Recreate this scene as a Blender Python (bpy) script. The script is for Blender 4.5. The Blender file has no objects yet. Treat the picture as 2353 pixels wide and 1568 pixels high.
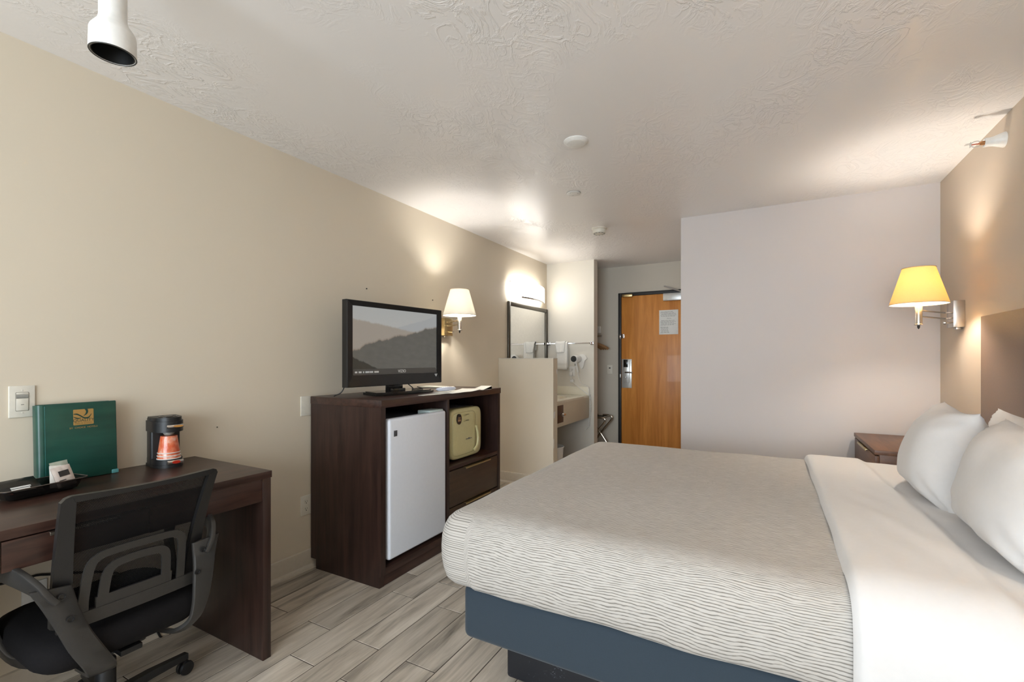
import bpy, bmesh, math, random
from mathutils import Vector, Matrix, noise
random.seed(7)
R = math.radians
S = bpy.context.scene
C = S.collection
# ------------------------------------------------------------------ camera, light, exposure
cam = bpy.data.cameras.new('camera'); camo = bpy.data.objects.new('camera', cam); C.objects.link(camo)
camo.location = (0, 0, 1.236); camo.rotation_euler = (R(90), 0, R(28.867))
cam.sensor_width = 36; cam.lens = 36*1067.5/2353; cam.shift_y = 41/2353; cam.clip_start = .05
S.camera = camo
S.view_settings.view_transform = 'Standard'; S.view_settings.look = 'None'
S.view_settings.gamma = 1; S.view_settings.use_curve_mapping = False
EXPO = 0.73
S.view_settings.exposure = EXPO
w = bpy.data.worlds.new('world'); S.world = w; w.use_nodes = True
w.node_tree.nodes['Background'].inputs[0].default_value = (.75, .86, 1, 1)
w.node_tree.nodes['Background'].inputs[1].default_value = 1.0
# daylight entering by the wide window behind the camera
wl = bpy.data.lights.new('daylight', 'AREA'); wl.shape = 'RECTANGLE'; wl.size = 2.85; wl.size_y = 1.75
wl.energy = 97; wl.color = (.80, .91, 1)
wlo = bpy.data.objects.new('daylight', wl); C.objects.link(wlo)
wlo.location = (-.51, -2.53, 1.27); wlo.rotation_euler = (R(90), 0, 0)
LAMP_W, LAMP_C, VANITY = 320.0, 320.0, 6.5

XL, XR, YF, YS, YE, YB, ZC = -2.39, .993, 4.04, 5.225, 5.8, -2.4, 2.40
XP = -1.785      # free end of the vanity walls
XH = -.632       # hall corner

# ------------------------------------------------------------------ helpers
def lin(c):
    return tuple(((v/255)/12.92 if v/255 <= .04045 else ((v/255+.055)/1.055)**2.4) for v in c) + (1,)

class NT:
    def __init__(s, name):
        s.m = bpy.data.materials.new(name); s.m.use_nodes = True; s.t = s.m.node_tree
        s.b = s.t.nodes['Principled BSDF']; s.out = s.t.nodes['Material Output']
    def n(s, typ, **k):
        nd = s.t.nodes.new(typ)
        for a, v in k.items(): setattr(nd, a, v)
        return nd
    def link(s, a, b): s.t.links.new(a, b)
    def put(s, sock, v):
        if isinstance(v, bpy.types.NodeSocket): s.link(v, sock)
        else: sock.default_value = v
    def math(s, op, a, b=0.0, c=None):
        nd = s.n('ShaderNodeMath', operation=op); s.put(nd.inputs[0], a); s.put(nd.inputs[1], b)
        if c is not None: s.put(nd.inputs[2], c)
        return nd.outputs[0]
    def coord(s, kind='Object', scale=(1, 1, 1), rnd=False):
        tc = s.n('ShaderNodeTexCoord'); mp = s.n('ShaderNodeMapping'); mp.inputs['Scale'].default_value = scale
        src = tc.outputs[kind]
        if rnd:
            oi = s.n('ShaderNodeObjectInfo'); va = s.n('ShaderNodeVectorMath', operation='ADD')
            mu = s.math('MULTIPLY', oi.outputs['Random'], 37.0)
            cb = s.n('ShaderNodeCombineXYZ'); s.link(mu, cb.inputs[0]); s.link(mu, cb.inputs[1]); s.link(mu, cb.inputs[2])
            s.link(src, va.inputs[0]); s.link(cb.outputs[0], va.inputs[1]); src = va.outputs[0]
        s.link(src, mp.inputs[0]); return mp.outputs[0]
    def noise(s, vec, scale, detail=4, rough=.5, dist=0.0):
        nd = s.n('ShaderNodeTexNoise'); s.link(vec, nd.inputs['Vector'])
        nd.inputs['Scale'].default_value = scale; nd.inputs['Detail'].default_value = detail
        nd.inputs['Roughness'].default_value = rough; nd.inputs['Distortion'].default_value = dist
        return nd.outputs['Fac']
    def ramp(s, fac, stops):
        nd = s.n('ShaderNodeValToRGB'); e = nd.color_ramp.elements
        while len(e) < len(stops): e.new(.5)
        for i, (p, c) in enumerate(stops): e[i].position = p; e[i].color = c
        s.put(nd.inputs[0], fac); return nd.outputs[0]
    def mix(s, fac, a, b):
        nd = s.n('ShaderNodeMix', data_type='RGBA'); s.put(nd.inputs[0], fac); s.put(nd.inputs[6], a); s.put(nd.inputs[7], b)
        return nd.outputs[2]
    def bump(s, h, strength, dist):
        nd = s.n('ShaderNodeBump'); nd.inputs['Strength'].default_value = strength; nd.inputs['Distance'].default_value = dist
        s.link(h, nd.inputs['Height']); s.link(nd.outputs[0], s.b.inputs['Normal']); return nd

def mat(name, rgb, rough=.5, metal=0.0, spec=.5, grain=0.0, gscale=60, emit=0.0, emc=None, bump=0.0, bscale=80, coat=0.0, sheen=0.0):
    t = NT(name); b = t.b
    b.inputs['Roughness'].default_value = rough; b.inputs['Metallic'].default_value = metal
    b.inputs['Specular IOR Level'].default_value = spec
    b.inputs['Coat Weight'].default_value = coat; b.inputs['Sheen Weight'].default_value = sheen
    v = t.coord()
    base = lin(rgb)
    f = t.noise(v, gscale, 3)
    k = grain if grain else .03
    lo = tuple(x*(1-k) for x in base[:3])+(1,); hi = tuple(min(1, x*(1+k)) for x in base[:3])+(1,)
    t.put(b.inputs['Base Color'], t.ramp(f, [(.3, lo), (.7, hi)]))
    if bump: t.bump(t.noise(v, bscale, 4), bump, .002)
    if emit:
        b.inputs['Emission Color'].default_value = lin(emc or rgb); b.inputs['Emission Strength'].default_value = emit
    return t.m

def wood(name, dark, light, axis='z', rough=.38, scale=1.0, coat=.0):
    t = NT(name); sc = {'z': (14, 14, 1.1), 'y': (14, 1.1, 14), 'x': (1.1, 14, 14)}[axis]
    v = t.coord('Object', tuple(a*scale for a in sc))
    f = t.noise(v, 2.2, 6, .6, .6)
    t.put(t.b.inputs['Base Color'], t.ramp(f, [(.3, lin(dark)), (.72, lin(light))]))
    t.b.inputs['Roughness'].default_value = rough; t.b.inputs['Coat Weight'].default_value = coat
    t.bump(f, .08, .001); return t.m

def new_bm(): return bmesh.new()
def add(bm, other):
    me = bpy.data.meshes.new('tmp'); other.to_mesh(me); other.free(); bm.from_mesh(me); bpy.data.meshes.remove(me)
def box(bm, lo, hi, bev=.002, seg=2, M=None):
    t = bmesh.new(); bmesh.ops.create_cube(t, size=1)
    s = [hi[i]-lo[i] for i in range(3)]
    for v in t.verts: v.co = Vector(((v.co.x+.5)*s[0]+lo[0], (v.co.y+.5)*s[1]+lo[1], (v.co.z+.5)*s[2]+lo[2]))
    bev = min(bev, .45*min(abs(x) for x in s))
    if bev > 0: bmesh.ops.bevel(t, geom=list(t.edges), offset=bev, segments=seg, profile=.5, affect='EDGES')
    if M is not None: t.transform(M)
    add(bm, t); return bm
def lathe(bm, prof, n=32, M=None, cap0=True, cap1=True):
    t = bmesh.new(); rings = []
    for r, z in prof:
        rings.append([t.verts.new((r*math.cos(2*math.pi*i/n), r*math.sin(2*math.pi*i/n), z)) for i in range(n)])
    for a, b in zip(rings, rings[1:]):
        for i in range(n): t.faces.new((a[i], a[(i+1) % n], b[(i+1) % n], b[i]))
    if cap0 and prof[0][0] > 1e-5: t.faces.new(rings[0][::-1])
    if cap1 and prof[-1][0] > 1e-5: t.faces.new(rings[-1])
    bmesh.ops.remove_doubles(t, verts=t.verts, dist=1e-6)
    if M is not None: t.transform(M)
    bmesh.ops.recalc_face_normals(t, faces=t.faces)
    add(bm, t); return bm
def smooth_path(pts, n):
    pts = [Vector(p) for p in pts]; out = []
    P = [pts[0]*2-pts[1]] + pts + [pts[-1]*2-pts[-2]]
    for i in range(1, len(P)-2):
        for k in range(n):
            u = k/n; a, b, c, d = P[i-1], P[i], P[i+1], P[i+2]
            out.append(.5*((2*b)+(c-a)*u+(2*a-5*b+4*c-d)*u*u+(3*b-a-3*c+d)*u**3))
    out.append(pts[-1]); return out
def sweep(bm, pts, sect, up=Vector((0, 0, 1)), close=False, scale=None, cap=True):
    """sweep a 2-D section (list of (a,b)) along pts; a along side vector, b along the second normal"""
    t = bmesh.new(); pts = [Vector(p) for p in pts]; rings = []; N = len(pts); prev = None
    for i, p in enumerate(pts):
        if close: d = pts[(i+1) % N]-pts[i-1]
        else: d = pts[min(i+1, N-1)]-pts[max(i-1, 0)]
        d.normalize(); side = d.cross(up)
        if side.length < 1e-4: side = prev if prev else d.orthogonal()
        side.normalize()
        if prev and prev.dot(side) < 0 and not close: side = -side
        prev = side; nn = side.cross(d).normalized()
        k = scale[i] if scale else 1
        if not isinstance(k, tuple): k = (k, k)
        rings.append([t.verts.new(p+side*a*k[0]+nn*b*k[1]) for a, b in sect])
    m = len(sect)
    rng = range(N) if close else range(N-1)
    for i in rng:
        A, B = rings[i], rings[(i+1) % N]
        for j in range(m): t.faces.new((A[j], A[(j+1) % m], B[(j+1) % m], B[j]))
    if not close and cap: t.faces.new(rings[0][::-1]); t.faces.new(rings[-1])
    bmesh.ops.recalc_face_normals(t, faces=t.faces); add(bm, t); return bm
def circ(r, n=10): return [(r*math.cos(2*math.pi*i/n), r*math.sin(2*math.pi*i/n)) for i in range(n)]
def rrect(a, b, r=.004, n=3):
    out = []
    for cx_, cy_, s0 in ((a-r, b-r, 0), (-a+r, b-r, 90), (-a+r, -b+r, 180), (a-r, -b+r, 270)):
        for k in range(n+1):
            q = R(s0+90*k/n); out.append((cx_+r*math.cos(q), cy_+r*math.sin(q)))
    return out
def tube(bm, pts, r, n=10, sm=0, up=Vector((0, 0, 1)), close=False):
    p = smooth_path(pts, sm) if sm else pts
    return sweep(bm, p, circ(r, n), up, close)
def prism(bm, poly, h0, h1, M=None, holes=None):
    """extrude a 2-D polygon (x,y) from z=h0 to z=h1"""
    t = bmesh.new(); n = len(poly)
    a = [t.verts.new((x, y, h0)) for x, y in poly]; b = [t.verts.new((x, y, h1)) for x, y in poly]
    t.faces.new(a[::-1]); t.faces.new(b)
    for i in range(n): t.faces.new((a[i], a[(i+1) % n], b[(i+1) % n], b[i]))
    if M is not None: t.transform(M)
    bmesh.ops.recalc_face_normals(t, faces=t.faces); add(bm, t); return bm
def ringprism(bm, outer, inner, h0, h1, M=None):
    t = bmesh.new(); n = len(outer); V = []
    for poly, z in ((outer, h0), (outer, h1), (inner, h1), (inner, h0)):
        V.append([t.verts.new((x, y, z)) for x, y in poly])
    for k in range(4):
        A, B = V[k], V[(k+1) % 4]
        for i in range(n): t.faces.new((A[i], A[(i+1) % n], B[(i+1) % n], B[i]))
    if M is not None: t.transform(M)
    bmesh.ops.recalc_face_normals(t, faces=t.faces); add(bm, t); return bm
def grid(bm, P, uvs=None, close=False):
    """P[i][j] vectors -> quads, optional uv"""
    uvl = bm.loops.layers.uv.verify() if uvs else None
    V = [[bm.verts.new(p) for p in row] for row in P]
    for i in range(len(P)-1):
        for j in range(len(P[0])-1):
            f = bm.faces.new((V[i][j], V[i+1][j], V[i+1][j+1], V[i][j+1]))
            if uvs:
                for l, (a, b) in zip(f.loops, ((i, j), (i+1, j), (i+1, j+1), (i, j+1))): l[uvl].uv = uvs[a][b]
    return bm

def obj(name, bm, m, parent=None, world=True, smooth=True, angle=35):
    if parent is not None and world: 
        inv = parent.matrix_basis.inverted(); bm.transform(inv)
    me = bpy.data.meshes.new(name); bm.to_mesh(me); bm.free(); me.materials.append(m)
    if smooth:
        me.polygons.foreach_set('use_smooth', [True]*len(me.polygons)); me.set_sharp_from_angle(angle=R(angle))
    o = bpy.data.objects.new(name, me); C.objects.link(o)
    if parent is not None: o.parent = parent
    return o
def tag(o, label, cat, group=None, kind=None):
    o['label'] = label; o['category'] = cat
    if group: o['group'] = group
    if kind: o['kind'] = kind
    return o
def thing(name, label, cat, loc=(0, 0, 0), rotz=0, group=None, kind=None):
    o = bpy.data.objects.new(name, None); C.objects.link(o); o.empty_display_size = .05
    o.matrix_basis = Matrix.Translation(loc) @ Matrix.Rotation(rotz, 4, 'Z')
    return tag(o, label, cat, group, kind)
def solo(name, bm, m, label, cat, loc, group=None, kind=None, **k):
    bm.transform(Matrix.Translation(-Vector(loc))); o = obj(name, bm, m, **k); o.location = loc
    return tag(o, label, cat, group, kind)
def sub(name, bm, m, part, **k):
    """a sub-part: bm is in world space, part is a child of a thing"""
    bm.transform(part.parent.matrix_basis.inverted() if part.parent else part.matrix_basis.inverted())
    o = obj(name, bm, m, None, **k); o.parent = part; return o
def text_bm(s, size, M, extrude=.0003, align='CENTER'):
    cu = bpy.data.curves.new('txt', 'FONT'); cu.body = s; cu.size = size; cu.align_x = align; cu.align_y = 'CENTER'; cu.extrude = extrude
    cu.resolution_u = 3
    to = bpy.data.objects.new('txt', cu); me = bpy.data.meshes.new_from_object(to)
    bm = bmesh.new(); bm.from_mesh(me); bm.transform(M)
    bpy.data.objects.remove(to); bpy.data.curves.remove(cu); bpy.data.meshes.remove(me); return bm
T = Matrix.Translation
def frame(o, x, y, z):
    """matrix with columns x,y,z axes and origin o"""
    return Matrix(((x[0], y[0], z[0], o[0]), (x[1], y[1], z[1], o[1]), (x[2], y[2], z[2], o[2]), (0, 0, 0, 1)))

# ------------------------------------------------------------------ materials
def paint(name, rgb, rough=.55):
    t = NT(name); v = t.coord()
    a = lin(rgb); f = t.noise(v, 1.3, 3)
    t.put(t.b.inputs['Base Color'], t.ramp(f, [(.3, tuple(x*.975 for x in a[:3])+(1,)), (.7, a)]))
    t.b.inputs['Roughness'].default_value = rough; t.b.inputs['Specular IOR Level'].default_value = .35
    t.bump(t.noise(v, 160, 3), .05, .001); return t.m
M_wall = paint('paint_greige', (219, 207, 187))
M_wallf = paint('paint_grey_taupe', (210, 203, 200))
M_wallr = paint('paint_taupe', (206, 190, 172))
M_vwall = paint('paint_pale', (226, 220, 208))
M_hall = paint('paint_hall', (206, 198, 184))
def ceiling_mat():
    t = NT('ceiling_trowelled'); v = t.coord('Object', (1.0, .62, 1))
    vor = t.n('ShaderNodeTexNoise'); vor.inputs['Scale'].default_value = 9; vor.inputs['Detail'].default_value = 5; vor.inputs['Roughness'].default_value = .58
    vor.inputs['Distortion'].default_value = 1.9; t.link(v, vor.inputs['Vector'])
    ridge = t.math('ABSOLUTE', t.math('SUBTRACT', vor.outputs['Fac'], .5))
    r2 = t.math('SUBTRACT', 1.0, t.math('MULTIPLY', ridge, 14.0)); r2 = t.math('MAXIMUM', r2, 0.0)
    patch = t.noise(v, 1.5, 3); patch = t.math('MINIMUM', t.math('MULTIPLY', t.math('MAXIMUM', t.math('SUBTRACT', patch, .44), 0.0), 7.0), 1.0)
    fine = t.noise(v, 45, 4)
    h = t.math('ADD', t.math('MULTIPLY', r2, patch), t.math('MULTIPLY', fine, .16))
    t.b.inputs['Base Color'].default_value = lin((242, 238, 235))
    t.b.inputs['Roughness'].default_value = .33; t.b.inputs['Specular IOR Level'].default_value = .5
    t.bump(h, .42, .005); return t.m
M_ceil = ceiling_mat()
M_base = mat('baseboard_vinyl', (206, 196, 180), .45)
M_wood = wood('espresso_laminate', (34, 20, 17), (62, 41, 34), 'z', .36)
M_woody = wood('espresso_laminate_grain_y', (38, 23, 19), (74, 49, 40), 'y', .34)
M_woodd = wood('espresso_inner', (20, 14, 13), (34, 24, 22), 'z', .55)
M_brown = wood('walnut_laminate', (92, 62, 44), (118, 82, 60), 'y', .42)
M_brass = mat('brushed_brass', (196, 176, 130), .3, 1)
M_chrome = mat('chrome', (215, 215, 218), .12, 1)
M_nickel = mat('brushed_nickel', (206, 200, 192), .26, 1)
M_black = mat('black_plastic', (26, 26, 27), .42)
M_blackgl = mat('black_gloss', (12, 12, 13), .14)
M_chairp = mat('chair_plastic', (30, 29, 29), .38, bump=.12, bscale=300)
M_chairl = mat('chair_plastic_satin', (50, 48, 46), .33, bump=.08, bscale=300)
M_fabric = mat('black_fabric', (20, 18, 19), .92, spec=.2, bump=.25, bscale=350)
M_whitep = mat('white_plastic', (232, 230, 225), .35)
M_ivory = mat('ivory_plastic', (222, 216, 202), .38)
M_grey = mat('grey_plastic', (150, 148, 140), .4)
M_steel = mat('satin_steel', (205, 205, 202), .32, .55)
M_dark = mat('dark_hole', (12, 12, 12), .7)
M_blackm = mat('black_metal_frame', (30, 28, 27), .5)

# ------------------------------------------------------------------ room shell
def plain(name, lo, hi, m, label, cat, bev=0.0):
    bm = new_bm(); box(bm, lo, hi, bev); loc = ((lo[0]+hi[0])/2, (lo[1]+hi[1])/2, lo[2])
    return solo(name, bm, m, label, cat, loc, kind='structure', smooth=False)
wall_left = plain('wall_left', (XL-.12, YB-.12, 0), (XL, YE+.12, ZC), M_wall, 'long greige side wall behind the desk and dresser', 'wall')
plain('wall_right', (XR, YB-.12, 0), (XR+.12, YF+.12, ZC), M_wallr, 'taupe wall behind the headboard', 'wall')
bm = new_bm(); box(bm, (XH, YF, 0), (XR, YF+.12, ZC), .0); box(bm, (XH, YF+.12, 0), (XH+.12, YE, ZC), .0)
solo('wall_far', bm, M_wallf, 'blank grey-taupe wall beyond the bed with hall corner', 'wall', (0, YF, 0), kind='structure', smooth=False)
plain('wall_vanity_end', (XL, YS, 0), (XP, YS+.125, ZC), M_vwall, 'pale end wall of the vanity carrying the towel bar', 'wall')
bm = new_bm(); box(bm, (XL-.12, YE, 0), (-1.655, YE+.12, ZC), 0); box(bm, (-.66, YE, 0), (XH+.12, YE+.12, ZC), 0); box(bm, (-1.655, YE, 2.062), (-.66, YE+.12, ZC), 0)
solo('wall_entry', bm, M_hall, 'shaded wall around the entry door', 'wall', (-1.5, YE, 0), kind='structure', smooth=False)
ceil = plain('ceiling', (XL-.12, YB-.12, ZC), (XR+.12, YE+.12, ZC+.1), M_ceil, 'off-white ceiling with a hand-trowelled texture', 'ceiling')
# rear wall with the window that lights the room
bm = new_bm(); wx0, wx1, wz0, wz1 = -1.95, .93, .38, 2.18
box(bm, (XL, YB-.12, 0), (wx0, YB, ZC), 0); box(bm, (wx1, YB-.12, 0), (XR, YB, ZC), 0)
box(bm, (wx0, YB-.12, 0), (wx1, YB, wz0), 0); box(bm, (wx0, YB-.12, wz1), (wx1, YB, ZC), 0)
solo('wall_rear', bm, M_wall, 'greige window wall behind the viewer', 'wall', (0, YB, 0), kind='structure', smooth=False)
win = thing('window_1', 'wide white framed window in the rear wall', 'window', (-.51, YB-.06, wz0), kind='structure')
bm = new_bm()
for a, b in (((wx0, wz0), (wx1, wz0+.05)), ((wx0, wz1-.05), (wx1, wz1)), ((wx0, wz0+.05), (wx0+.05, wz1-.05)), ((wx1-.05, wz0+.05), (wx1, wz1-.05)), ((-.535, wz0+.05), (-.485, wz1-.05))):
    box(bm, (a[0], YB-.09, a[1]), (b[0], YB-.03, b[1]), .004)
obj('window_frame', bm, M_whitep, win)
tg = NT('window_glass'); tr = tg.n('ShaderNodeBsdfTransparent'); gl = tg.n('ShaderNodeBsdfGlossy'); gl.inputs['Roughness'].default_value = .02
mx = tg.n('ShaderNodeMixShader'); mx.inputs[0].default_value = .06; tg.link(tr.outputs[0], mx.inputs[1]); tg.link(gl.outputs[0], mx.inputs[2]); tg.link(mx.outputs[0], tg.out.inputs[0])
for a, b in ((wx0+.05, -.535), (-.485, wx1-.05)):
    bm = new_bm(); box(bm, (a, YB-.063, wz0+.05), (b, YB-.057, wz1-.05), 0); obj('pane', bm, tg.m, win, smooth=False)
# pony wall
pony = plain('wall_half', (XL, 4.05, 0), (XP, 4.15, 1.238), M_wall, 'half-height partition beside the vanity with chipped edge', 'wall', .004)
def chip(y, z, a, b, tilt):
    bm = new_bm(); poly = [(a*math.cos(q)*(1+.25*math.sin(3*q)), b*math.sin(q)*(1+.2*math.cos(2*q))) for q in [i*2*math.pi/16 for i in range(16)]]
    prism(bm, poly, 0, .0012, frame((XP, y, z), (0, math.cos(tilt), math.sin(tilt)), (0, -math.sin(tilt), math.cos(tilt)), (1, 0, 0)))
    bm.transform(T(-pony.location)); o = obj('paint_chip', bm, M_whitep); o.parent = pony
for a in ((4.078, .70, .014, .042, -.2), (4.062, .43, .008, .055, 0), (4.135, 1.11, .006, .03, .1), (4.065, .25, .006, .02, 0)): chip(*a)
bm = new_bm(); box(bm, (XL, 4.047, 1.238), (XP+.003, 4.153, 1.243), .002)
bm.transform(T(-pony.location)); o = obj('cap_edge', bm, M_vwall); o.parent = pony

# baseboards (vinyl cove with quarter-round foot)
def baseboard(name, p0, p1, nrm, label):
    bm = new_bm(); d = Vector(p1)-Vector(p0); n = Vector(nrm)
    prof = [(0, 0), (.026, 0), (.026, .008), (.022, .016), (.014, .021), (.011, .022), (.010, .095), (.007, .104), (.0, .108)]
    rows = []
    for q in (p0, p1): rows.append([bm.verts.new(Vector(q)+n*a+Vector((0, 0, b))) for a, b in prof])
    for j in range(len(prof)-1): bm.faces.new((rows[0][j], rows[0][j+1], rows[1][j+1], rows[1][j]))
    bm.faces.new(rows[0]); bm.faces.new(rows[1][::-1]); bmesh.ops.recalc_face_normals(bm, faces=bm.faces)
    return solo(name, bm, M_base, label, 'baseboard', tuple((Vector(p0)+Vector(p1))/2), kind='structure')
baseboard('baseboard_left', (XL, YB, 0), (XL, 4.05, 0), (1, 0, 0), 'cream baseboard with rounded foot along the long side wall')
baseboard('baseboard_half_wall', (XL+.027, 4.05, 0), (XP, 4.05, 0), (0, -1, 0), 'cream baseboard at the foot of the half wall')
baseboard('baseboard_far', (XH, YF, 0), (XR, YF, 0), (0, -1, 0), 'cream baseboard along the blank wall past the bed')
baseboard('baseboard_right', (XR, YB, 0), (XR, YF-.03, 0), (-1, 0, 0), 'cream baseboard below the headboard wall')

# floor of wood-look tile planks
floor = plain('floor', (XL, YB, -.06), (XR, YE, -.0016), mat('grout', (58, 46, 40), .85), 'grey-brown floor of staggered wood-look tile planks', 'floor')
t = NT('wood_look_tile'); v = t.coord('Object', (1, 1, 1), True)
mp = t.n('ShaderNodeMapping'); mp.inputs['Scale'].default_value = (9, 1.0, 9); t.link(v, mp.inputs[0])
f1 = t.noise(mp.outputs[0], 1.5, 5, .6, .5)
mp2 = t.n('ShaderNodeMapping'); mp2.inputs['Scale'].default_value = (60, 4, 60); t.link(v, mp2.inputs[0])
f2 = t.noise(mp2.outputs[0], 1.6, 4, .6)
col = t.ramp(f1, [(.30, lin((118, 110, 100))), (.47, lin((192, 180, 164))), (.70, lin((222, 211, 196)))])
col2 = t.mix(t.ramp(f2, [(.25, (0, 0, 0, 1)), (.62, (1, 1, 1, 1))]), lin((146, 135, 122)), col)
mxn = t.mix(.62, col2, col); oi = t.n('ShaderNodeObjectInfo')
hs = t.n('ShaderNodeHueSaturation'); t.link(mxn, hs.inputs['Color']); t.link(t.math('ADD', .88, t.math('MULTIPLY', oi.outputs['Random'], .24)), hs.inputs['Value'])
t.link(hs.outputs[0], t.b.inputs['Base Color']); t.b.inputs['Roughness'].default_value = .42
t.bump(f2, .06, .001); M_tile = t.m
pw, pl, gap = .1503, .602, .0036
cache = {}
def plank_mesh(sx, sy):
    key = (round(sx, 3), round(sy, 3))
    if key not in cache:
        b = new_bm(); hx, hy = sx/2-gap/2, sy/2-gap/2; e = .0014
        lo = [b.verts.new((x, y, -.010)) for x, y in ((-hx, -hy), (hx, -hy), (hx, hy), (-hx, hy))]
        mi = [b.verts.new((x, y, -.0012)) for x, y in ((-hx, -hy), (hx, -hy), (hx, hy), (-hx, hy))]
        tp = [b.verts.new((x, y, 0)) for x, y in ((-hx+e, -hy+e), (hx-e, -hy+e), (hx-e, hy-e), (-hx+e, hy-e))]
        for A, B in ((lo, mi), (mi, tp)):
            for i in range(4): b.faces.new((A[i], A[(i+1) % 4], B[(i+1) % 4], B[i]))
        b.faces.new(tp); b.faces.new(lo[::-1])
        me = bpy.data.meshes.new('plank'); b.to_mesh(me); b.free(); me.materials.append(M_tile); cache[key] = me
    return cache[key]
k0 = -20
for k in range(-6, 22):
    x0 = -2.05+k*pw; x1 = x0+pw
    a0, a1 = max(x0, XL+.012), min(x1, XR-.012)
    if a1-a0 < .02: continue
    off = 1.252 if k % 2 == 0 else 1.455
    for j in range(-2, 9):
        y0 = off+j*pl; y1 = y0+pl
        b0, b1 = max(y0, -.5), min(y1, YE-.002)
        if b1-b0 < .03: continue
        if a1 > .0 and b0 < 1.2 and b1 < .5: pass
        if a0 > XH and b0 > YF: continue
        o = bpy.data.objects.new('plank', plank_mesh(a1-a0, b1-b0)); C.objects.link(o)
        o.parent = floor; o.location = Vector(((a0+a1)/2, (b0+b1)/2, 0))-floor.location

bm = new_bm()      # planks behind the viewer, joined
for k in range(-6, 22):
    a0, a1 = max(-2.05+k*pw, XL+.012), min(-2.05+k*pw+pw, XR-.012)
    if a1-a0 < .02: continue
    off = (1.252 if k % 2 == 0 else 1.455)-6*pl
    for j in range(-1, 5):
        b0, b1 = max(off+j*pl, YB+.01), min(off+(j+1)*pl, -.5)
        if b1-b0 > .03: box(bm, (a0+gap/2, b0+gap/2, -.01), (a1-gap/2, b1-gap/2, 0), .0013, 1)
bm.transform(T(-floor.location)); o = obj('planks', bm, M_tile, smooth=False); o.parent = floor; o['kind'] = 'stuff'

# ------------------------------------------------------------------ entry door
door = thing('door_1', 'orange-brown oak entry door in a black metal frame', 'door', (-1.16, YE, 0), kind='structure')
bm = new_bm(); box(bm, (-1.655, YE-.025, 0), (-1.618, YE+.12, 2.062), .003); box(bm, (-.70, YE-.025, 0), (-.662, YE+.12, 2.062), .003); box(bm, (-1.618, YE-.025, 2.022), (-.70, YE+.12, 2.062), .003)
obj('door_frame', bm, M_blackm, door)
M_oak = wood('golden_oak', (190, 116, 44), (230, 156, 74), 'z', .4, .55, .1)
bm = new_bm(); box(bm, (-1.616, YE-.012, .008), (-.702, YE+.03, 2.02), .002); panel = obj('door_panel', bm, M_oak, door)
yd = YE-.012
bm = new_bm(); box(bm, (-1.612, yd-.006, .872), (-1.487, yd, 1.232), .003); lp = obj('lock_plate', bm, M_steel, door)
bm = new_bm(); box(bm, (-1.588, yd-.022, .935), (-1.513, yd-.006, 1.225), .006); sub('lock_case', bm, M_steel, lp)
bm = new_bm(); box(bm, (-1.585, yd-.026, 1.132), (-1.530, yd-.020, 1.226), .004); sub('card_reader', bm, M_blackgl, lp)
bm = new_bm(); tube(bm, [(-1.553, yd-.02, 1.068), (-1.553, yd-.055, 1.068), (-1.54, yd-.062, 1.068), (-1.462, yd-.062, 1.066)], .009, 10); sub('lever_handle', bm, M_chrome, lp)
bm = new_bm(); lathe(bm, [(.012, 0), (.012, .008), (.008, .012)], 16, frame((-1.553, yd-.022, 1.005), (1, 0, 0), (0, 0, 1), (0, -1, 0))); box(bm, (-1.557, yd-.045, .992), (-1.549, yd-.03, 1.018), .002); sub('thumb_turn', bm, M_steel, lp)
bm = new_bm(); box(bm, (-1.64, yd-.02, 1.49), (-1.622, yd-.008, 1.545), .003); box(bm, (-1.612, yd-.012, 1.492), (-1.578, yd, 1.548), .003); tube(bm, [(-1.63, yd-.024, 1.535), (-1.60, yd-.03, 1.535), (-1.585, yd-.02, 1.52), (-1.60, yd-.03, 1.505), (-1.63, yd-.024, 1.505)], .005, 8); obj('swing_guard', bm, M_chrome, door)
bm = new_bm(); box(bm, (-1.635, yd-.02, 1.00), (-1.62, yd-.008, 1.045), .003); obj('strike_plate', bm, M_steel, door)
bm = new_bm(); box(bm, (-1.60, yd-.05, 2.005), (-1.47, yd-.013, 2.04), .006); obj('door_stop_block', bm, M_brass, door)
bm = new_bm(); box(bm, (-1.10, yd-.055, 1.93), (-.80, yd, 2.018), .005); dc = obj('door_closer', bm, M_steel, door)
bm = new_bm(); tube(bm, [(-.90, yd-.05, 2.03), (-.98, yd-.16, 2.06), (-1.06, yd-.2, 2.085)], .009, 8); tube(bm, [(-1.06, yd-.2, 2.085), (-.93, yd-.03, 2.045)], .009, 8); sub('closer_arm', bm, M_steel, dc)
bm = new_bm(); box(bm, (-1.155, yd-.0025, 1.53), (-.935, yd, 1.823), .0003)
notice = thing('door_notice', 'white printed notice sheet posted on the oak door', 'notice', (-1.045, yd, 1.53))
obj('sheet', bm, mat('notice_paper', (236, 236, 232), .6), notice)
bm = new_bm()
for i in range(20):
    if i in (5, 7, 13): continue
    z = 1.80-i*.0132; a = -1.14+random.random()*.01; L = .19*(1 if i < 14 else .55)*(.75+.25*random.random())
    if i == 6: a, L = -1.065, .05
    while L > .01:
        s = min(L, .008+random.random()*.03); box(bm, (a, yd-.0032, z), (a+s, yd-.0025, z+.0035), 0); a += s+.005; L -= s+.005
obj('printed_lines', bm, mat('print_ink', (110, 110, 108), .7), notice)['kind'] = 'stuff'
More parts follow.
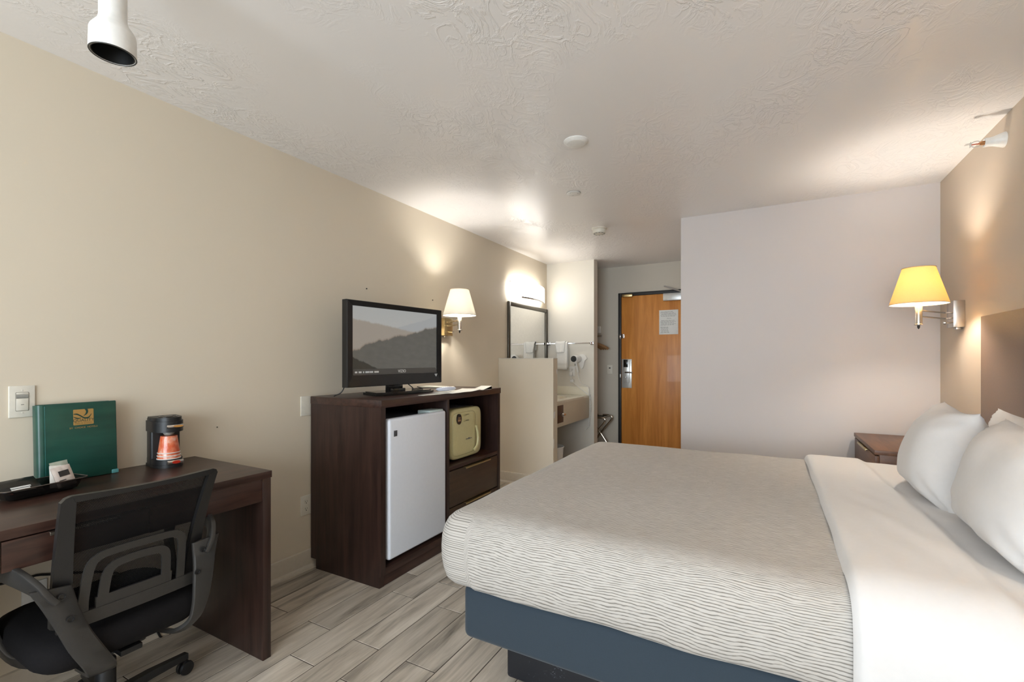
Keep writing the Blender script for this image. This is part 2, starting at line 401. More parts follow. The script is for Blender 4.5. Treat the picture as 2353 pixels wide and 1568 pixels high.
# switch, thermostat
def switch_plate(name, label, o, ax, n, w=.07, h=.116, kind='rocker', m=None):
    """o centre on the wall, ax = horizontal direction, n = wall normal"""
    r = thing(name, label, 'switch' if 'switch' in name else 'outlet', o)
    F = frame(o, ax, (0, 0, 1), n); m = m or M_ivory
    b = new_bm(); box(b, (-w/2, -h/2, 0), (w/2, h/2, .006), .004, 3); b.transform(F); p = obj('cover_plate', b, m, r)
    for s in (-1, 1):
        b = new_bm(); lathe(b, [(.0032, .005), (.0032, .0066), (.001, .007)], 10, F @ T((0, s*.041*h/.116, 0))); obj('screw', b, M_ivory, r)
    if kind == 'sensor':
        b = new_bm(); ringprism(b, rrect(.0175, .0345, .003), rrect(.0165, .0335, .003), .005, .0066, F); obj('insert_rim', b, mat('rim_shadow', (120, 114, 104), .6), r)
        b = new_bm(); box(b, (-.0162, -.033, .004), (.0162, .011, .0085), .002); b.transform(F); pad = obj('push_pad', b, m, r)
        b = new_bm(); box(b, (-.004, -.0116, .0085), (.004, -.0100, .0088), 0); b.transform(F); obj('indicator_slot', b, M_dark, r)
        b = new_bm(); sweep(b, [F @ Vector((-.0155, .0185, .006)), F @ Vector((.0155, .0185, .006))], [(.007*math.cos(q), .0035*math.sin(q)) for q in [i*math.pi/6 for i in range(12)]], up=Vector(n)); obj('sensor_lens', b, M_grey, r)
        b = new_bm(); box(b, (-.0162, .027, .004), (.0162, .033, .0085), .0015); b.transform(F); obj('lens_hood', b, m, r)
    elif kind == 'slide':
        b = new_bm(); box(b, (-.009, -.03, .005), (.009, .0, .010), .002); b.transform(F); obj('rocker', b, m, r)
        b = new_bm(); box(b, (-.011, .012, .005), (.011, .026, .0072), .001); b.transform(F); obj('sensor_window', b, M_black, r)
    elif kind == 'outlet':
        for s in (-1, 1):
            b = new_bm(); prism(b, rrect(.0165, .0145, .008), .005, .0078, F @ T((0, s*.021, 0))); soc = obj('socket', b, m, r)
            b = new_bm()
            for q in (-1, 1): box(b, (q*.006-.001, s*.021-.002, .0078), (q*.006+.001, s*.021+.007, .0081), 0)
            prism(b, [(.003*math.cos(k), .003*math.sin(k)+s*.021-.008) for k in [i*math.pi/4 for i in range(8)]], .0078, .0081)
            b.transform(F); sub('slot', b, M_dark, soc)
    return r
switch_plate('light_switch', 'white occupancy-sensor wall switch beside the green binder', (XL, .622, 1.08), (0, -1, 0), (1, 0, 0), kind='sensor')
switch_plate('light_switch', 'ivory wall switch beside the entry door', (-1.77, YE, 1.10), (1, 0, 0), (0, -1, 0), kind='slide')
switch_plate('blank_outlet_plate', 'blank ivory wall plate at the dresser top corner', (XL, 1.812, .958), (0, -1, 0), (1, 0, 0), kind='blank')
switch_plate('wall_outlet', 'white power outlet low on the wall beside the dresser', (XL, 1.812, .373), (0, -1, 0), (1, 0, 0), kind='outlet')
vout = switch_plate('vanity_outlet', 'white power outlet under the towel bar with dryer plug', (-2.056, YS, 1.085), (1, 0, 0), (0, -1, 0), kind='outlet', m=M_whitep)
bm = new_bm(); box(bm, (-1.93, YE-.03, 1.565), (-1.885, YE, 1.655), .005)
solo('wall_thermostat', bm, M_whitep, 'small white control box on the hall wall by the partition', 'thermostat', (-1.907, YE, 1.565))
for i, (y, z, l) in enumerate(((2.283, 1.712, 'dark bare screw in the wall above the television'), (2.992, 1.713, 'dark bare screw in the wall beside the lamp shade'), (1.308, .898, 'tiny screw in the wall past the coffee maker'))):
    bm = new_bm(); lathe(bm, [(.002, 0), (.002, .006), (.005, .007), (.003, .009), (0.0001, .010)], 10, frame((XL, y, z), (0, 1, 0), (0, 0, 1), (1, 0, 0)) @ Matrix.Scale(.6 if z < 1 else 1, 4))
    solo('wall_screw', bm, M_dark, l, 'screw', (XL, y, z), 'bare screws in the long wall')

# ------------------------------------------------------------------ bed
XF, YN, YFa = -1.062, 1.455, 3.195
bed = thing('platform_bed', 'dark blue-grey upholstered bed platform on black plinth', 'bed', ((XF+.93)/2, 2.33, 0))
bm = new_bm(); box(bm, (-1.026, YN+.012, .168), (.93, YFa-.012, .372), .028, 5); obj('box_spring', bm, mat('slate_fabric', (43, 56, 67), .85, grain=.06, gscale=500, bump=.15, bscale=600, sheen=.15), bed)
t = NT('scuffed_black'); v = t.coord('Object'); f = t.noise(v, 9, 6, .7); g = t.noise(v, 60, 2, .5, 2.0)
ff = t.math('MULTIPLY', t.ramp(f, [(.55, (0, 0, 0, 1)), (.75, (1, 1, 1, 1))]), t.ramp(g, [(.6, (0, 0, 0, 1)), (.68, (1, 1, 1, 1))]))
t.put(t.b.inputs['Base Color'], t.mix(ff, lin((26, 28, 34)), lin((150, 155, 165)))); t.b.inputs['Roughness'].default_value = .5
bm = new_bm(); box(bm, (-.89, YN+.115, 0), (.90, YFa-.12, .168), .012, 3); obj('plinth', bm, t.m, bed)
bm = new_bm(); box(bm, (XF+.03, YN+.03, .373), (.925, YFa-.03, .635), .07, 5)
solo('mattress', bm, mat('mattress_ticking', (225, 222, 216), .8), 'king mattress under the grey coverlet and white sheets', 'mattress', (-.05, 2.33, .373))

def u_outline(o, nx=70, nc=14, nf=56, xh=.26):
    """U outline (near side -> foot -> far side), o = outward offset; returns (x,y,tag)"""
    rc = max(.045+o*.8, .004)
    xf, yn, yf = XF-o, YN-o, YFa+o; P = []
    for i in range(nx): P.append((xh+(xf+rc-xh)*i/nx, yn))
    for i in range(nc): q = R(270-90*i/nc); P.append((xf+rc+rc*math.cos(q), yn+rc+rc*math.sin(q)))
    for i in range(nf): P.append((xf, yn+rc+(yf-yn-2*rc)*i/nf))
    for i in range(nc): q = R(180-90*i/nc); P.append((xf+rc+rc*math.cos(q), yf-rc+rc*math.sin(q)))
    for i in range(nx+1): P.append((xf+rc+(xh-xf-rc)*i/nx, yf))
    return P
prof = [(-.03, .378), (.0, .376), (.022, .384), (.040, .405), (.050, .44), (.055, .48), (.056, .52), (.054, .56), (.046, .595), (.032, .622), (.012, .640), (-.015, .651), (-.05, .657)]
prof += [(-.05-.8195*i/30, .657+.006*math.sin(math.pi*.5*i/30)) for i in range(1, 31)]
rows, uvs = [], []
arc = 0; lasto = None
drops = []
for k, (o, z) in enumerate(prof):
    if lasto: arc += math.hypot(o-lasto[0], z-lasto[1])
    lasto = (o, z); drops.append(arc)
top_arc = drops[12]
for k, (o, z) in enumerate(prof):
    row, ur = [], []
    for x, y in u_outline(o):
        n1 = noise.noise(Vector((x*3.1, y*3.1, 1.7))); n2 = noise.noise(Vector((x*9, y*9, z*9)))
        side = max(0, min(1, (.64-z)/.2))
        dx = dy = 0
        b = side*(.010*n1+.004*n2)
        # sag and gather of the hem
        zz = z+(1-side)*(.006*n1+.0015*n2)
        if k < 5:
            zz += (.004*math.sin(x*9+.5)+.006*noise.noise(Vector((x*4, y*4, 0))))*(1-k/5)
            if y < YN+.10 and x < XF+.10: zz += .012*(1-k/5)
        cx_ = 0.0; dirx, diry = 0, 0
        if y <= YN+.05 and x > XF+.1: diry = -1
        elif y >= YFa-.05 and x > XF+.1: diry = 1
        else: dirx = -1
        row.append(Vector((x+dirx*b, y+diry*b, zz)))
        d = max(0, top_arc-drops[k])
        if dirx and d > 0: ur.append((XF-(y-YN), YN-d))
        elif dirx: ur.append((x, y))
        else: ur.append((x, y+diry*d))
    rows.append(row); uvs.append(ur)
bm = new_bm(); grid(bm, rows, uvs); bmesh.ops.remove_doubles(bm, verts=bm.verts, dist=.0025); bmesh.ops.recalc_face_normals(bm, faces=bm.faces)
# orient outward
if sum(f.normal.z for f in bm.faces) < 0: bmesh.ops.reverse_faces(bm, faces=bm.faces)
t = NT('wavy_line_coverlet'); uvn = t.n('ShaderNodeTexCoord'); uvv = uvn.outputs['UV']
mp = t.n('ShaderNodeMapping'); mp.inputs['Scale'].default_value = (1.0, 1.0, 1); t.link(uvv, mp.inputs[0])
sp = t.n('ShaderNodeSeparateXYZ'); t.link(mp.outputs[0], sp.inputs[0])
mpa = t.n('ShaderNodeMapping'); mpa.inputs['Scale'].default_value = (2.2, 3.0, 1); t.link(uvv, mpa.inputs[0])
big = t.noise(mpa.outputs[0], 2.0, 2); 
mpb = t.n('ShaderNodeMapping'); mpb.inputs['Scale'].default_value = (9, 16, 1); t.link(uvv, mpb.inputs[0])
med = t.noise(mpb.outputs[0], 1.5, 3)
ph = t.math('ADD', t.math('MULTIPLY', sp.outputs[1], 2*math.pi/.0092), t.math('ADD', t.math('MULTIPLY', big, 26.0), t.math('MULTIPLY', med, 9.0)))
sn = t.math('SINE', ph)
mpc = t.n('ShaderNodeMapping'); mpc.inputs['Scale'].default_value = (14, 120, 1); t.link(uvv, mpc.inputs[0])
strk = t.noise(mpc.outputs[0], 1.5, 4, .6)
line = t.ramp(t.math('ADD', sn, t.math('MULTIPLY', t.math('SUBTRACT', strk, .5), 2.2)), [(.30, (0, 0, 0, 1)), (1.0, (1, 1, 1, 1))])
colr = t.mix(line, lin((200, 194, 187)), lin((118, 113, 106)))
col2 = t.mix(t.math('MULTIPLY', t.ramp(strk, [(.35, (0, 0, 0, 1)), (.75, (1, 1, 1, 1))]), .35), colr, lin((158, 152, 144)))
t.put(t.b.inputs['Base Color'], col2); t.b.inputs['Roughness'].default_value = .85; t.b.inputs['Sheen Weight'].default_value = .15
t.bump(t.math('MULTIPLY', line, -1.0), .3, .002)
cov = solo('coverlet', bm, t.m, 'light grey coverlet with fine wavy lines tucked over the bed foot', 'bedspread', (-.4, 2.33, .376))
md = cov.modifiers.new('thick', 'SOLIDIFY'); md.thickness = .008; md.offset = -1

# white sheet, turned down over the coverlet
M_sheet = mat('white_cotton', (224, 221, 219), .8, grain=.01, bump=.04, bscale=700, sheen=.1)
prof_s = [(.052, .335), (.066, .40), (.070, .46), (.070, .52), (.068, .565), (.058, .605), (.040, .634), (.018, .652), (-.015, .664), (-.05, .670)]
ys = [(YN-o, z) for o, z in prof_s]+[(YN+.05+(YFa-YN-.1)*i/56, .670+.006*math.sin(math.pi*i/56)) for i in range(1, 56)]+[(YFa+o, z) for o, z in reversed(prof_s)]
def fold_h(x, y):
    e0 = .186+.010*noise.noise(Vector((0, y*2.2, 3)))+.0*y; e1 = .50+.03*noise.noise(Vector((4, y*1.7, 3)))-.03*(y-2.3)
    a = min(1, max(0, (x-e0)/.035)); b = min(1, max(0, (e1-x)/.05))
    return .020*math.sqrt(max(0, 1-(1-a)**2))*(b*b*(3-2*b))
rows = []
nxs = 78
for i in range(nxs+1):
    x0 = .182+(.926-.182)*i/nxs; row = []
    for j, (y, z) in enumerate(ys):
        e = .186+.010*noise.noise(Vector((0, y*2.2, 3)))
        x = max(x0, e-.004) if i else e-.004
        up = max(0, min(1, (z-.60)/.06)); h = fold_h(x, y)
        if i == 0: h = -.012
        sg = -1 if y < 2.33 else 1
        wr = .004*noise.noise(Vector((x*5, y*5, 2)))+.0035*noise.noise(Vector((x*16+y*5, y*4, 6)))*(1 if y < 2.6 else .5)
        if y < 1.9: wr += .004*math.sin((x*1.0+y*.55)*34)*noise.noise(Vector((x*3, y*2, 9)))
        row.append(Vector((x, y+sg*(1-up)*(h*.7+wr*1.3), z+up*(h+wr))))
    rows.append(row)
bm = new_bm(); grid(bm, rows)
if sum(f.normal.z for f in bm.faces) < 0: bmesh.ops.reverse_faces(bm, faces=bm.faces)
sh = solo('bed_sheet', bm, M_sheet, 'white top sheet turned down below the pillows', 'sheet', (.55, 2.33, .335), angle=60)

def pillow(label, c, wy, hz, th, lean, yaw, seed, roll=0.0, taper=0.0):
    n = 34; bm = new_bm(); V = {}
    for s in (1, -1):
        for i in range(n+1):
            for j in range(n+1):
                u = -1+2*i/n; v = -1+2*j/n
                pin = .10*(1-u*u)*abs(v)**3+0; pin2 = .07*(1-v*v)*abs(u)**3
                y = u*wy/2*(1-pin2)*(1-taper*(v+1)/2); z = v*hz/2*(1-pin)
                f = ((1-abs(u)**2.6)**.55)*((1-abs(v)**2.6)**.55)
                edge = 1-f
                wr = .010*noise.noise(Vector((y*6+seed, z*6, s*2.0)))+.010*edge*noise.noise(Vector((y*14+seed, z*14, s)))
                # folds radiating from the corners
                ang = math.atan2(z-(hz/2 if v > 0 else -hz/2), y-(wy/2 if u > 0 else -wy/2))
                rr = math.hypot(abs(u)-1, abs(v)-1); wr += .013*math.sin(ang*13+seed+2*noise.noise(Vector((y*5, z*5, seed))))*max(0, 1-rr/.8)*min(1, f*3)
                sag = .16*(.5-.5*v)            # fuller at the bottom
                x = s*(th/2*f*(1+sag)+wr*min(1, f*4))
                border = i in (0, n) or j in (0, n)
                key = (i, j, 0 if border else s)
                if key not in V: V[key] = bm.verts.new((x if not border else 0, y, z))
    for s in (1, -1):
        for i in range(n):
            for j in range(n):
                q = []
                for a, b in ((i, j), (i+1, j), (i+1, j+1), (i, j+1)):
                    q.append(V[(a, b, 0 if a in (0, n) or b in (0, n) else s)])
                bm.faces.new(q if s > 0 else q[::-1])
    M = T(c) @ Matrix.Rotation(yaw, 4, 'Z') @ Matrix.Rotation(lean, 4, 'Y') @ Matrix.Rotation(roll, 4, 'X')
    bm.transform(M); bmesh.ops.recalc_face_normals(bm, faces=bm.faces)
    return solo('pillow', bm, M_sheet, label, 'pillow', (c[0], c[1], c[2]-hz/2), 'white pillows at the headboard', angle=70)
pillow('white pillow standing beside the nightstand', (.630, 2.505, .848), .58, .40, .23, R(13), R(3), 3.1, R(3), .40)
pillow('white pillow nearest the viewer, filling the picture edge', (.655, 1.895, .845), .66, .385, .23, R(15), R(-2), 8.4, R(0), .0)
pillow('white pillow tucked behind the others against the headboard', (.850, 2.46, .838), .66, .37, .15, R(8), 0, 5.2)

bm = new_bm(); box(bm, (.945, 1.25, .30), (XR-.002, 3.216, 1.452), .004)
solo('headboard', bm, mat('headboard_laminate', (122, 100, 88), .5, grain=.05, gscale=120), 'plain brown panel headboard mounted behind the pillows', 'headboard', (.97, 2.23, .30))

# nightstand
ns = thing('nightstand', 'brown nightstand between bed and blank wall', 'nightstand', (.76, 3.66, 0))
nx0, ny0, ny1, nz = .53, 3.29, 4.00, .72
bm = new_bm(); box(bm, (nx0-.004, ny0-.004, nz-.025), (XR-.012, ny1+.003, nz), .002); obj('top', bm, M_brown, ns)
bm = new_bm(); box(bm, (nx0+.02, ny0, .06), (XR-.014, ny1, nz-.025), .002); obj('body', bm, M_brown, ns)
bm = new_bm(); box(bm, (nx0, ny0+.004, .50), (nx0+.019, ny1-.004, nz-.034), .0015); dr = obj('drawer_front', bm, M_brown, ns)
bm = new_bm(); box(bm, (nx0-.012, 3.50, nz-.036), (nx0+.004, 3.80, nz-.031), .001); box(bm, (nx0-.014, 3.50, nz-.044), (nx0-.011, 3.80, nz-.031), .001); sub('handle', bm, M_brass, dr)
bm = new_bm(); box(bm, (nx0, ny0+.004, .07), (nx0+.019, ny1-.004, .495), .0015); obj('door_front', bm, M_brown, ns)
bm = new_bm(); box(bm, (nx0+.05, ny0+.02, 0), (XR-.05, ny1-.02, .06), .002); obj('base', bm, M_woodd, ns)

# ------------------------------------------------------------------ swing-arm wall lamps
def fabric_shade(name, rgb):
    t = NT(name); t.t.nodes.remove(t.b)
    d = t.n('ShaderNodeBsdfDiffuse'); tr = t.n('ShaderNodeBsdfTranslucent'); v = t.coord('Object'); f = t.noise(v, 260, 2)
    c = t.ramp(f, [(.3, tuple(x*.96 for x in lin(rgb)[:3])+(1,)), (.7, lin(rgb))]); t.link(c, d.inputs[0]); t.link(c, tr.inputs[0])
    m = t.n('ShaderNodeMixShader'); m.inputs[0].default_value = .19; t.link(d.outputs[0], m.inputs[1]); t.link(tr.outputs[0], m.inputs[2]); t.link(m.outputs[0], t.out.inputs[0])
    return t.m
def wall_lamp(label, wall, n, along, cup, plate, shade_m, bulb_rgb, watts, plate_m, side):
    """wall: wall plane x, n: +1/-1 outward x, cup: (x,y,z bottom), plate: (y, z0, z1)"""
    r = thing('wall_lamp', label, 'lamp', (wall, plate[0], plate[1]), group='swing-arm wall lamps')
    y, z0, z1 = plate; bw = .058; trim_m = mat('trim_'+shade_m.name, (205, 180, 150), .7)
    b = new_bm(); xa, xb = sorted((wall, wall+n*.052)); box(b, (xa, y-bw, z0), (xb, y+bw, z1), .002); bp = obj('back_plate', b, plate_m, r)
    b = new_bm(); tube(b, [(wall+n*.05, y-.02*side, z0+.028), (wall+n*.085, y-.02*side, z0+.028)], .004, 8); lathe(b, [(.008, 0), (.010, .004), (.008, .012)], 12, frame((wall+n*.075, y-.02*side, z0+.028), (0, 1, 0), (0, 0, 1), (n, 0, 0))); sub('switch_knob', b, M_nickel, bp)
    b = new_bm(); box(b, (min(wall+n*.004, wall+n*.03), y-.02, z0-.012), (max(wall+n*.004, wall+n*.03), y+.02, z0), .002); sub('cord_clip', b, M_nickel, bp)
    cx_, cy_, cz = cup
    for dz in (.060, .094):
        b = new_bm(); tube(b, [(wall+n*.052, y, cz+dz), (wall+n*.075, y, cz+dz), (cx_, cy_, cz+dz)], .0048, 10); obj('arm', b, M_nickel, r)
    b = new_bm(); lathe(b, [(.019, .02), (.020, .022), (.020, .026), (.017, .028), (.0165, .15), (.014, .155), (.014, .205)], 24, T((cx_, cy_, cz-.01))); st = obj('stem', b, M_nickel, r)
    b = new_bm(); lathe(b, [(.0005, -.006), (.005, .0), (.007, .008), (.006, .020)], 14, T((cx_, cy_, cz-.006))); sub('finial', b, M_blackm, st)
    zb, zt, rb, rt = cz+.128, cz+.335, .130, .074
    b = new_bm(); t_ = .0016; lathe(b, [(rb, zb), (rb-.0002, zb+.006), (rt+.0002, zt-.006), (rt, zt), (rt-t_, zt), (rb-t_, zb), (rb, zb)], 64, T((cx_, cy_, 0)), False, False); shd = obj('shade', b, shade_m, r)
    for rr, zz in ((rb, zb+.002), (rt, zt-.002)):
        b = new_bm(); tube(b, [(cx_+rr*math.cos(q), cy_+rr*math.sin(q), zz) for q in [i*2*math.pi/48 for i in range(48)]], .0022, 6, close=True)
        sub('shade_trim', b, trim_m, shd)
    b = new_bm()
    for q in (0, 120, 240): tube(b, [(cx_+.012*math.cos(R(q)), cy_+.012*math.sin(R(q)), zt-.03), (cx_+(rt-.003)*math.cos(R(q)), cy_+(rt-.003)*math.sin(R(q)), zt-.008)], .0015, 6)
    tube(b, [(cx_+.03, cy_, cz+.15), (cx_+.034, cy_, zb+.08), (cx_, cy_, zt-.03), (cx_-.034, cy_, zb+.08), (cx_-.03, cy_, cz+.15)], .0016, 6); sub('shade_carrier', b, M_nickel, shd)
    b = new_bm(); lathe(b, [(.012, 0), (.014, .018), (.028, .05), (.030, .07), (.022, .092), (.0005, .102)], 16, T((cx_, cy_, cz+.182)))
    obj('bulb', b, mat('bulb_'+shade_m.name, (255, 250, 240), .4, emit=watts, emc=bulb_rgb), r)
    return r
wall_lamp('glowing yellow shade wall lamp above the nightstand', XR, -1, 1, (.743, 3.40, 1.415), (3.653, 1.42, 1.575), fabric_shade('shade_warm', (246, 218, 160)), (255, 249, 238), LAMP_W, M_nickel, 1)
wall_lamp('unseen matching wall lamp added on the window side of the headboard', XR, -1, 1, (.743, 1.26, 1.415), (1.007, 1.42, 1.575), bpy.data.materials['shade_warm'], (255, 249, 238), LAMP_W*.45, M_nickel, 1)  # out-of-view twin of the bedside lamp, added to help light the room
wall_lamp('white shade wall lamp behind the television', XL, 1, 1, (-2.135, 3.015, 1.450), (3.145, 1.43, 1.575), fabric_shade('shade_white', (244, 240, 230)), (255, 252, 246), LAMP_C, M_brass, -1)

# ------------------------------------------------------------------ dresser with fridge and microwave bays
dx0, dx1, dy0, dy1, dz = XL+.012, -1.815, 1.84, 3.10, 1.013
dr_ = thing('media_dresser', 'tall dark espresso cabinet holding fridge, microwave and television', 'cabinet', ((dx0+dx1)/2, 2.47, 0))
bm = new_bm(); box(bm, (dx0, dy0-.004, dz-.042), (dx1+.006, dy1+.004, dz), .002); obj('top', bm, M_woody, dr_)
for a, b in ((dy0, dy0+.034), (dy1-.034, dy1)):
    bm = new_bm(); poly = [(dx0+.045, 0), (dx1-.012, 0), (dx1-.012, .062), (dx1, .064), (dx1, dz-.042), (dx0, dz-.042), (dx0, .055), (dx0+.045, .055)]
    prism(bm, poly, a, b, frame((0, 0, 0), (1, 0, 0), (0, 0, 1), (0, 1, 0))); obj('side_panel', bm, M_wood, dr_, smooth=False)
bm = new_bm(); box(bm, (dx0+.02, 2.425, .10), (dx1-.002, 2.452, dz-.042), .0015); obj('divider', bm, M_wood, dr_)
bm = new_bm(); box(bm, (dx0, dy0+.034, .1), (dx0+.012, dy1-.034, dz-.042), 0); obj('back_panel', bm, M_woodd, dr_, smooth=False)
bm = new_bm(); box(bm, (dx0+.02, dy0+.034, .062), (dx1-.002, dy1-.034, .10), .0015); obj('bottom_panel', bm, M_woody, dr_)
bm = new_bm(); box(bm, (dx0+.06, dy0+.034, 0), (dx1-.014, dy1-.034, .062), .001); obj('plinth', bm, M_woody, dr_)
bm = new_bm(); box(bm, (dx0+.02, 2.452, .505), (dx1-.002, dy1-.034, .530), .0015); obj('shelf', bm, M_woody, dr_)
M_drw = wood('drawer_brown', (58, 42, 30), (76, 58, 42), 'y', .4)
for z0, z1 in ((.262, .500), (.104, .257)):
    bm = new_bm(); box(bm, (dx1-.022, 2.455, z0), (dx1-.002, dy1-.037, z1-.003), .0015); d = obj('drawer_front', bm, M_drw, dr_)
    bm = new_bm(); box(bm, (dx1-.012, 2.62, z1-.0035), (dx1+.016, 2.94, z1-.0005), .0008); box(bm, (dx1+.013, 2.62, z1-.013), (dx1+.016, 2.94, z1-.0005), .0008); sub('handle', bm, M_brass, d)
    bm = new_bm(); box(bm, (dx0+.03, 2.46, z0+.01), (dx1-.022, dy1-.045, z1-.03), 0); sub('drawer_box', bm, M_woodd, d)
# fridge
M_fr = mat('fridge_enamel', (232, 236, 244), .28, grain=.01)
fy0, fy1, fx1 = 1.898, 2.412, -1.812
fr = thing('mini_fridge', 'white compact refrigerator in the dresser bay', 'fridge', ((-2.3+fx1)/2, 2.155, .10))
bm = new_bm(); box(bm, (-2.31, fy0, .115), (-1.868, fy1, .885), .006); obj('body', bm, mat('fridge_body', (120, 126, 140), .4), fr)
bm = new_bm(); box(bm, (-1.860, fy0, .128), (fx1, fy1, .905), .016, 5)
dd = obj('door', bm, M_fr, fr)
bm = new_bm(); box(bm, (-1.868, fy0+.004, .13), (-1.860, fy1-.004, .90), .001); obj('door_gasket', bm, mat('gasket', (200, 205, 212), .6), fr)
bm = new_bm(); box(bm, (fx1-.0012, fy0+.035, .805), (fx1+.0016, fy0+.062, .838), .001); bdg = sub('badge', bm, mat('badge_steel', (110, 112, 116), .35, .6), dd)
bm = new_bm(); F = frame((fx1+.0017, fy0+.0485, .8215), (0, 1, 0), (0, 0, 1), (1, 0, 0)); ringprism(bm, rrect(.008, .010, .004), rrect(.0055, .0075, .003), 0, .0005, F); sub('badge_mark', bm, mat('badge_ink', (50, 52, 56), .4), dd)
bm = new_bm(); box(bm, (-1.93, 2.27, .885), (-1.83, 2.405, .915), .006); obj('hinge_cover', bm, mat('pale_aqua_plastic', (205, 220, 216), .4), fr)
for fx in (-2.25, -1.90):
    for fy in (1.95, 2.36): bm = new_bm(); lathe(bm, [(.016, .1), (.016, .116)], 12, T((fx, fy, 0))); obj('foot', bm, M_black, fr)
# microwave
t = NT('cream_plastic'); M_mw = mat('cream_enamel', (206, 196, 146), .16, coat=.5)
my0, my1, mz0, mz1, mx = 2.520, 2.905, .545, .893, -1.868
mw = thing('microwave_oven', 'cream microwave with rounded door in the dresser bay', 'microwave', (-2.05, 2.71, .53))
bm = new_bm(); box(bm, (-2.27, my0+.006, mz0+.004), (mx-.045, my1-.01, mz1-.004), .012, 3); obj('body', bm, mat('mw_body', (110, 112, 118), .4), mw)
F = frame((mx, (my0+my1)/2, (mz0+mz1)/2), (0, 1, 0), (0, 0, 1), (1, 0, 0)); hw, hh = (my1-my0)/2, (mz1-mz0)/2
def slabgrid(F, hw, hh, r, d0, bulge, n=22):
    """pillowy rounded front: superellipse outline, depth bulge"""
    b = new_bm(); P = []
    for k in range(9):
        s = [1, 1.0, .995, .98, .95, .85, .6, .3, .01][k]; dep = [d0, -.006, 0, .004, .007, .010, .013, .0145, .015][k]
        ring = []
        for i in range(72):
            q = i*2*math.pi/72; c, sn_ = math.cos(q), math.sin(q); e = 2/7.0
            x = hw*s*math.copysign(abs(c)**e, c); y = hh*s*math.copysign(abs(sn_)**e, sn_)
            ring.append(F @ Vector((x, y, dep*bulge/.015 if dep > 0 else dep)))
        ring.append(ring[0]); P.append(ring)
    grid(b, P); bmesh.ops.remove_doubles(b, verts=b.verts, dist=1e-6); bmesh.ops.recalc_face_normals(b, faces=b.faces); return b
frn = obj('front', slabgrid(F, hw, hh, .03, -.05, .018), M_mw, mw, angle=50)
bm = slabgrid(F @ T((-.035, .0, .012)), hw*.74, hh*.86, .03, -.01, .012); sub('door', bm, M_mw, frn, angle=50)
bm = new_bm(); sweep(bm, smooth_path([F @ Vector(p) for p in ((.095, .04, .026), (.108, -.03, .034), (.098, -.10, .034), (.066, -.135, .026))], 6), rrect(.010, .006, .003), up=Vector((1, 0, 0))); sub('door_handle', bm, M_mw, frn)
bm = new_bm(); prism(bm, [(.026*math.cos(q)-.115, .036*math.sin(q)+.105) for q in [i*2*math.pi/28 for i in range(28)]], .018, .028, F); sub('display_window', bm, mat('mw_display', (44, 30, 24), .15), frn)
bm = new_bm(); box(bm, (-.132, .090, .028), (-.098, .104, .0286), 0); box(bm, (-.130, .108, .028), (-.1, .112, .0286), 0); box(bm, (-.130, .116, .028), (-.1, .119, .0286), 0); bm.transform(F); sub('display_text', bm, mat('mw_digits', (170, 130, 90), .4), frn)
for zz in (.128, .088):
    bm = new_bm(); lathe(bm, [(.006, .022), (.006, .029), (.004, .031)], 14, F @ T((-.055, zz, 0))); sub('button', bm, mat('mw_button', (170, 158, 110), .3), frn)
    bm = new_bm(); box(bm, (-.035, zz-.002, .025), (.0, zz+.002, .0275), 0); bm.transform(F); sub('button_mark', bm, mat('mw_ink', (120, 112, 84), .5), frn)
bm = new_bm(); 
for i in range(9): box(bm, (-.035+i*.008, -.044, .026), (-.031+i*.008+(.004 if i == 4 else 0), -.040+(.005 if i == 4 else 0), .0282), 0)
bm.transform(F); sub('brand_strip', bm, mat('mw_blue', (50, 54, 80), .4), frn)
for fx in (-2.22, -1.93):
    for fy in (2.56, 2.87): bm = new_bm(); lathe(bm, [(.013, .53), (.015, .55)], 12, T((fx, fy, 0))); obj('foot', bm, M_grey, mw)

# ------------------------------------------------------------------ television
tv = thing('television', 'black flat television showing misty mountains on the dresser', 'television', (-2.09, 2.265, dz), R(-6))
# local: screen faces +x, width along y (local), z up
W, H, z0 = .778, .512, .056
b = new_bm(); box(b, (-.075, -W/2+.03, z0+.03), (-.01, W/2-.03, z0+H-.03), .02, 3); obj('rear_shell', b, M_black, tv, False)
b = new_bm(); sx0, sx1, sz0, sz1 = -W/2+.045, W/2-.032, z0+.070, z0+H-.032
o_ = [(-W/2, z0), (W/2, z0), (W/2, z0+H), (-W/2, z0+H)]; i_ = [(sx0, sz0), (sx1, sz0), (sx1, sz1), (sx0, sz1)]
Fv = frame((0, 0, 0), (0, 1, 0), (0, 0, 1), (1, 0, 0))
tb = new_bm(); rows = []
for poly, d in ((o_, -.03), (o_, .012), ([(a*.994, z0+.003+(c-z0)*.988) for a, c in o_], .018), (i_, .006), (i_, -.004)):
    rows.append([Fv @ Vector((p[0], p[1], d)) for p in poly]+[Fv @ Vector((poly[0][0], poly[0][1], d))])
grid(tb, rows); bmesh.ops.remove_doubles(tb, verts=tb.verts, dist=1e-6); bmesh.ops.recalc_face_normals(tb, faces=tb.faces)
bez = obj('bezel', tb, mat('tv_bezel', (22, 22, 23), .2), tv, False, smooth=False)
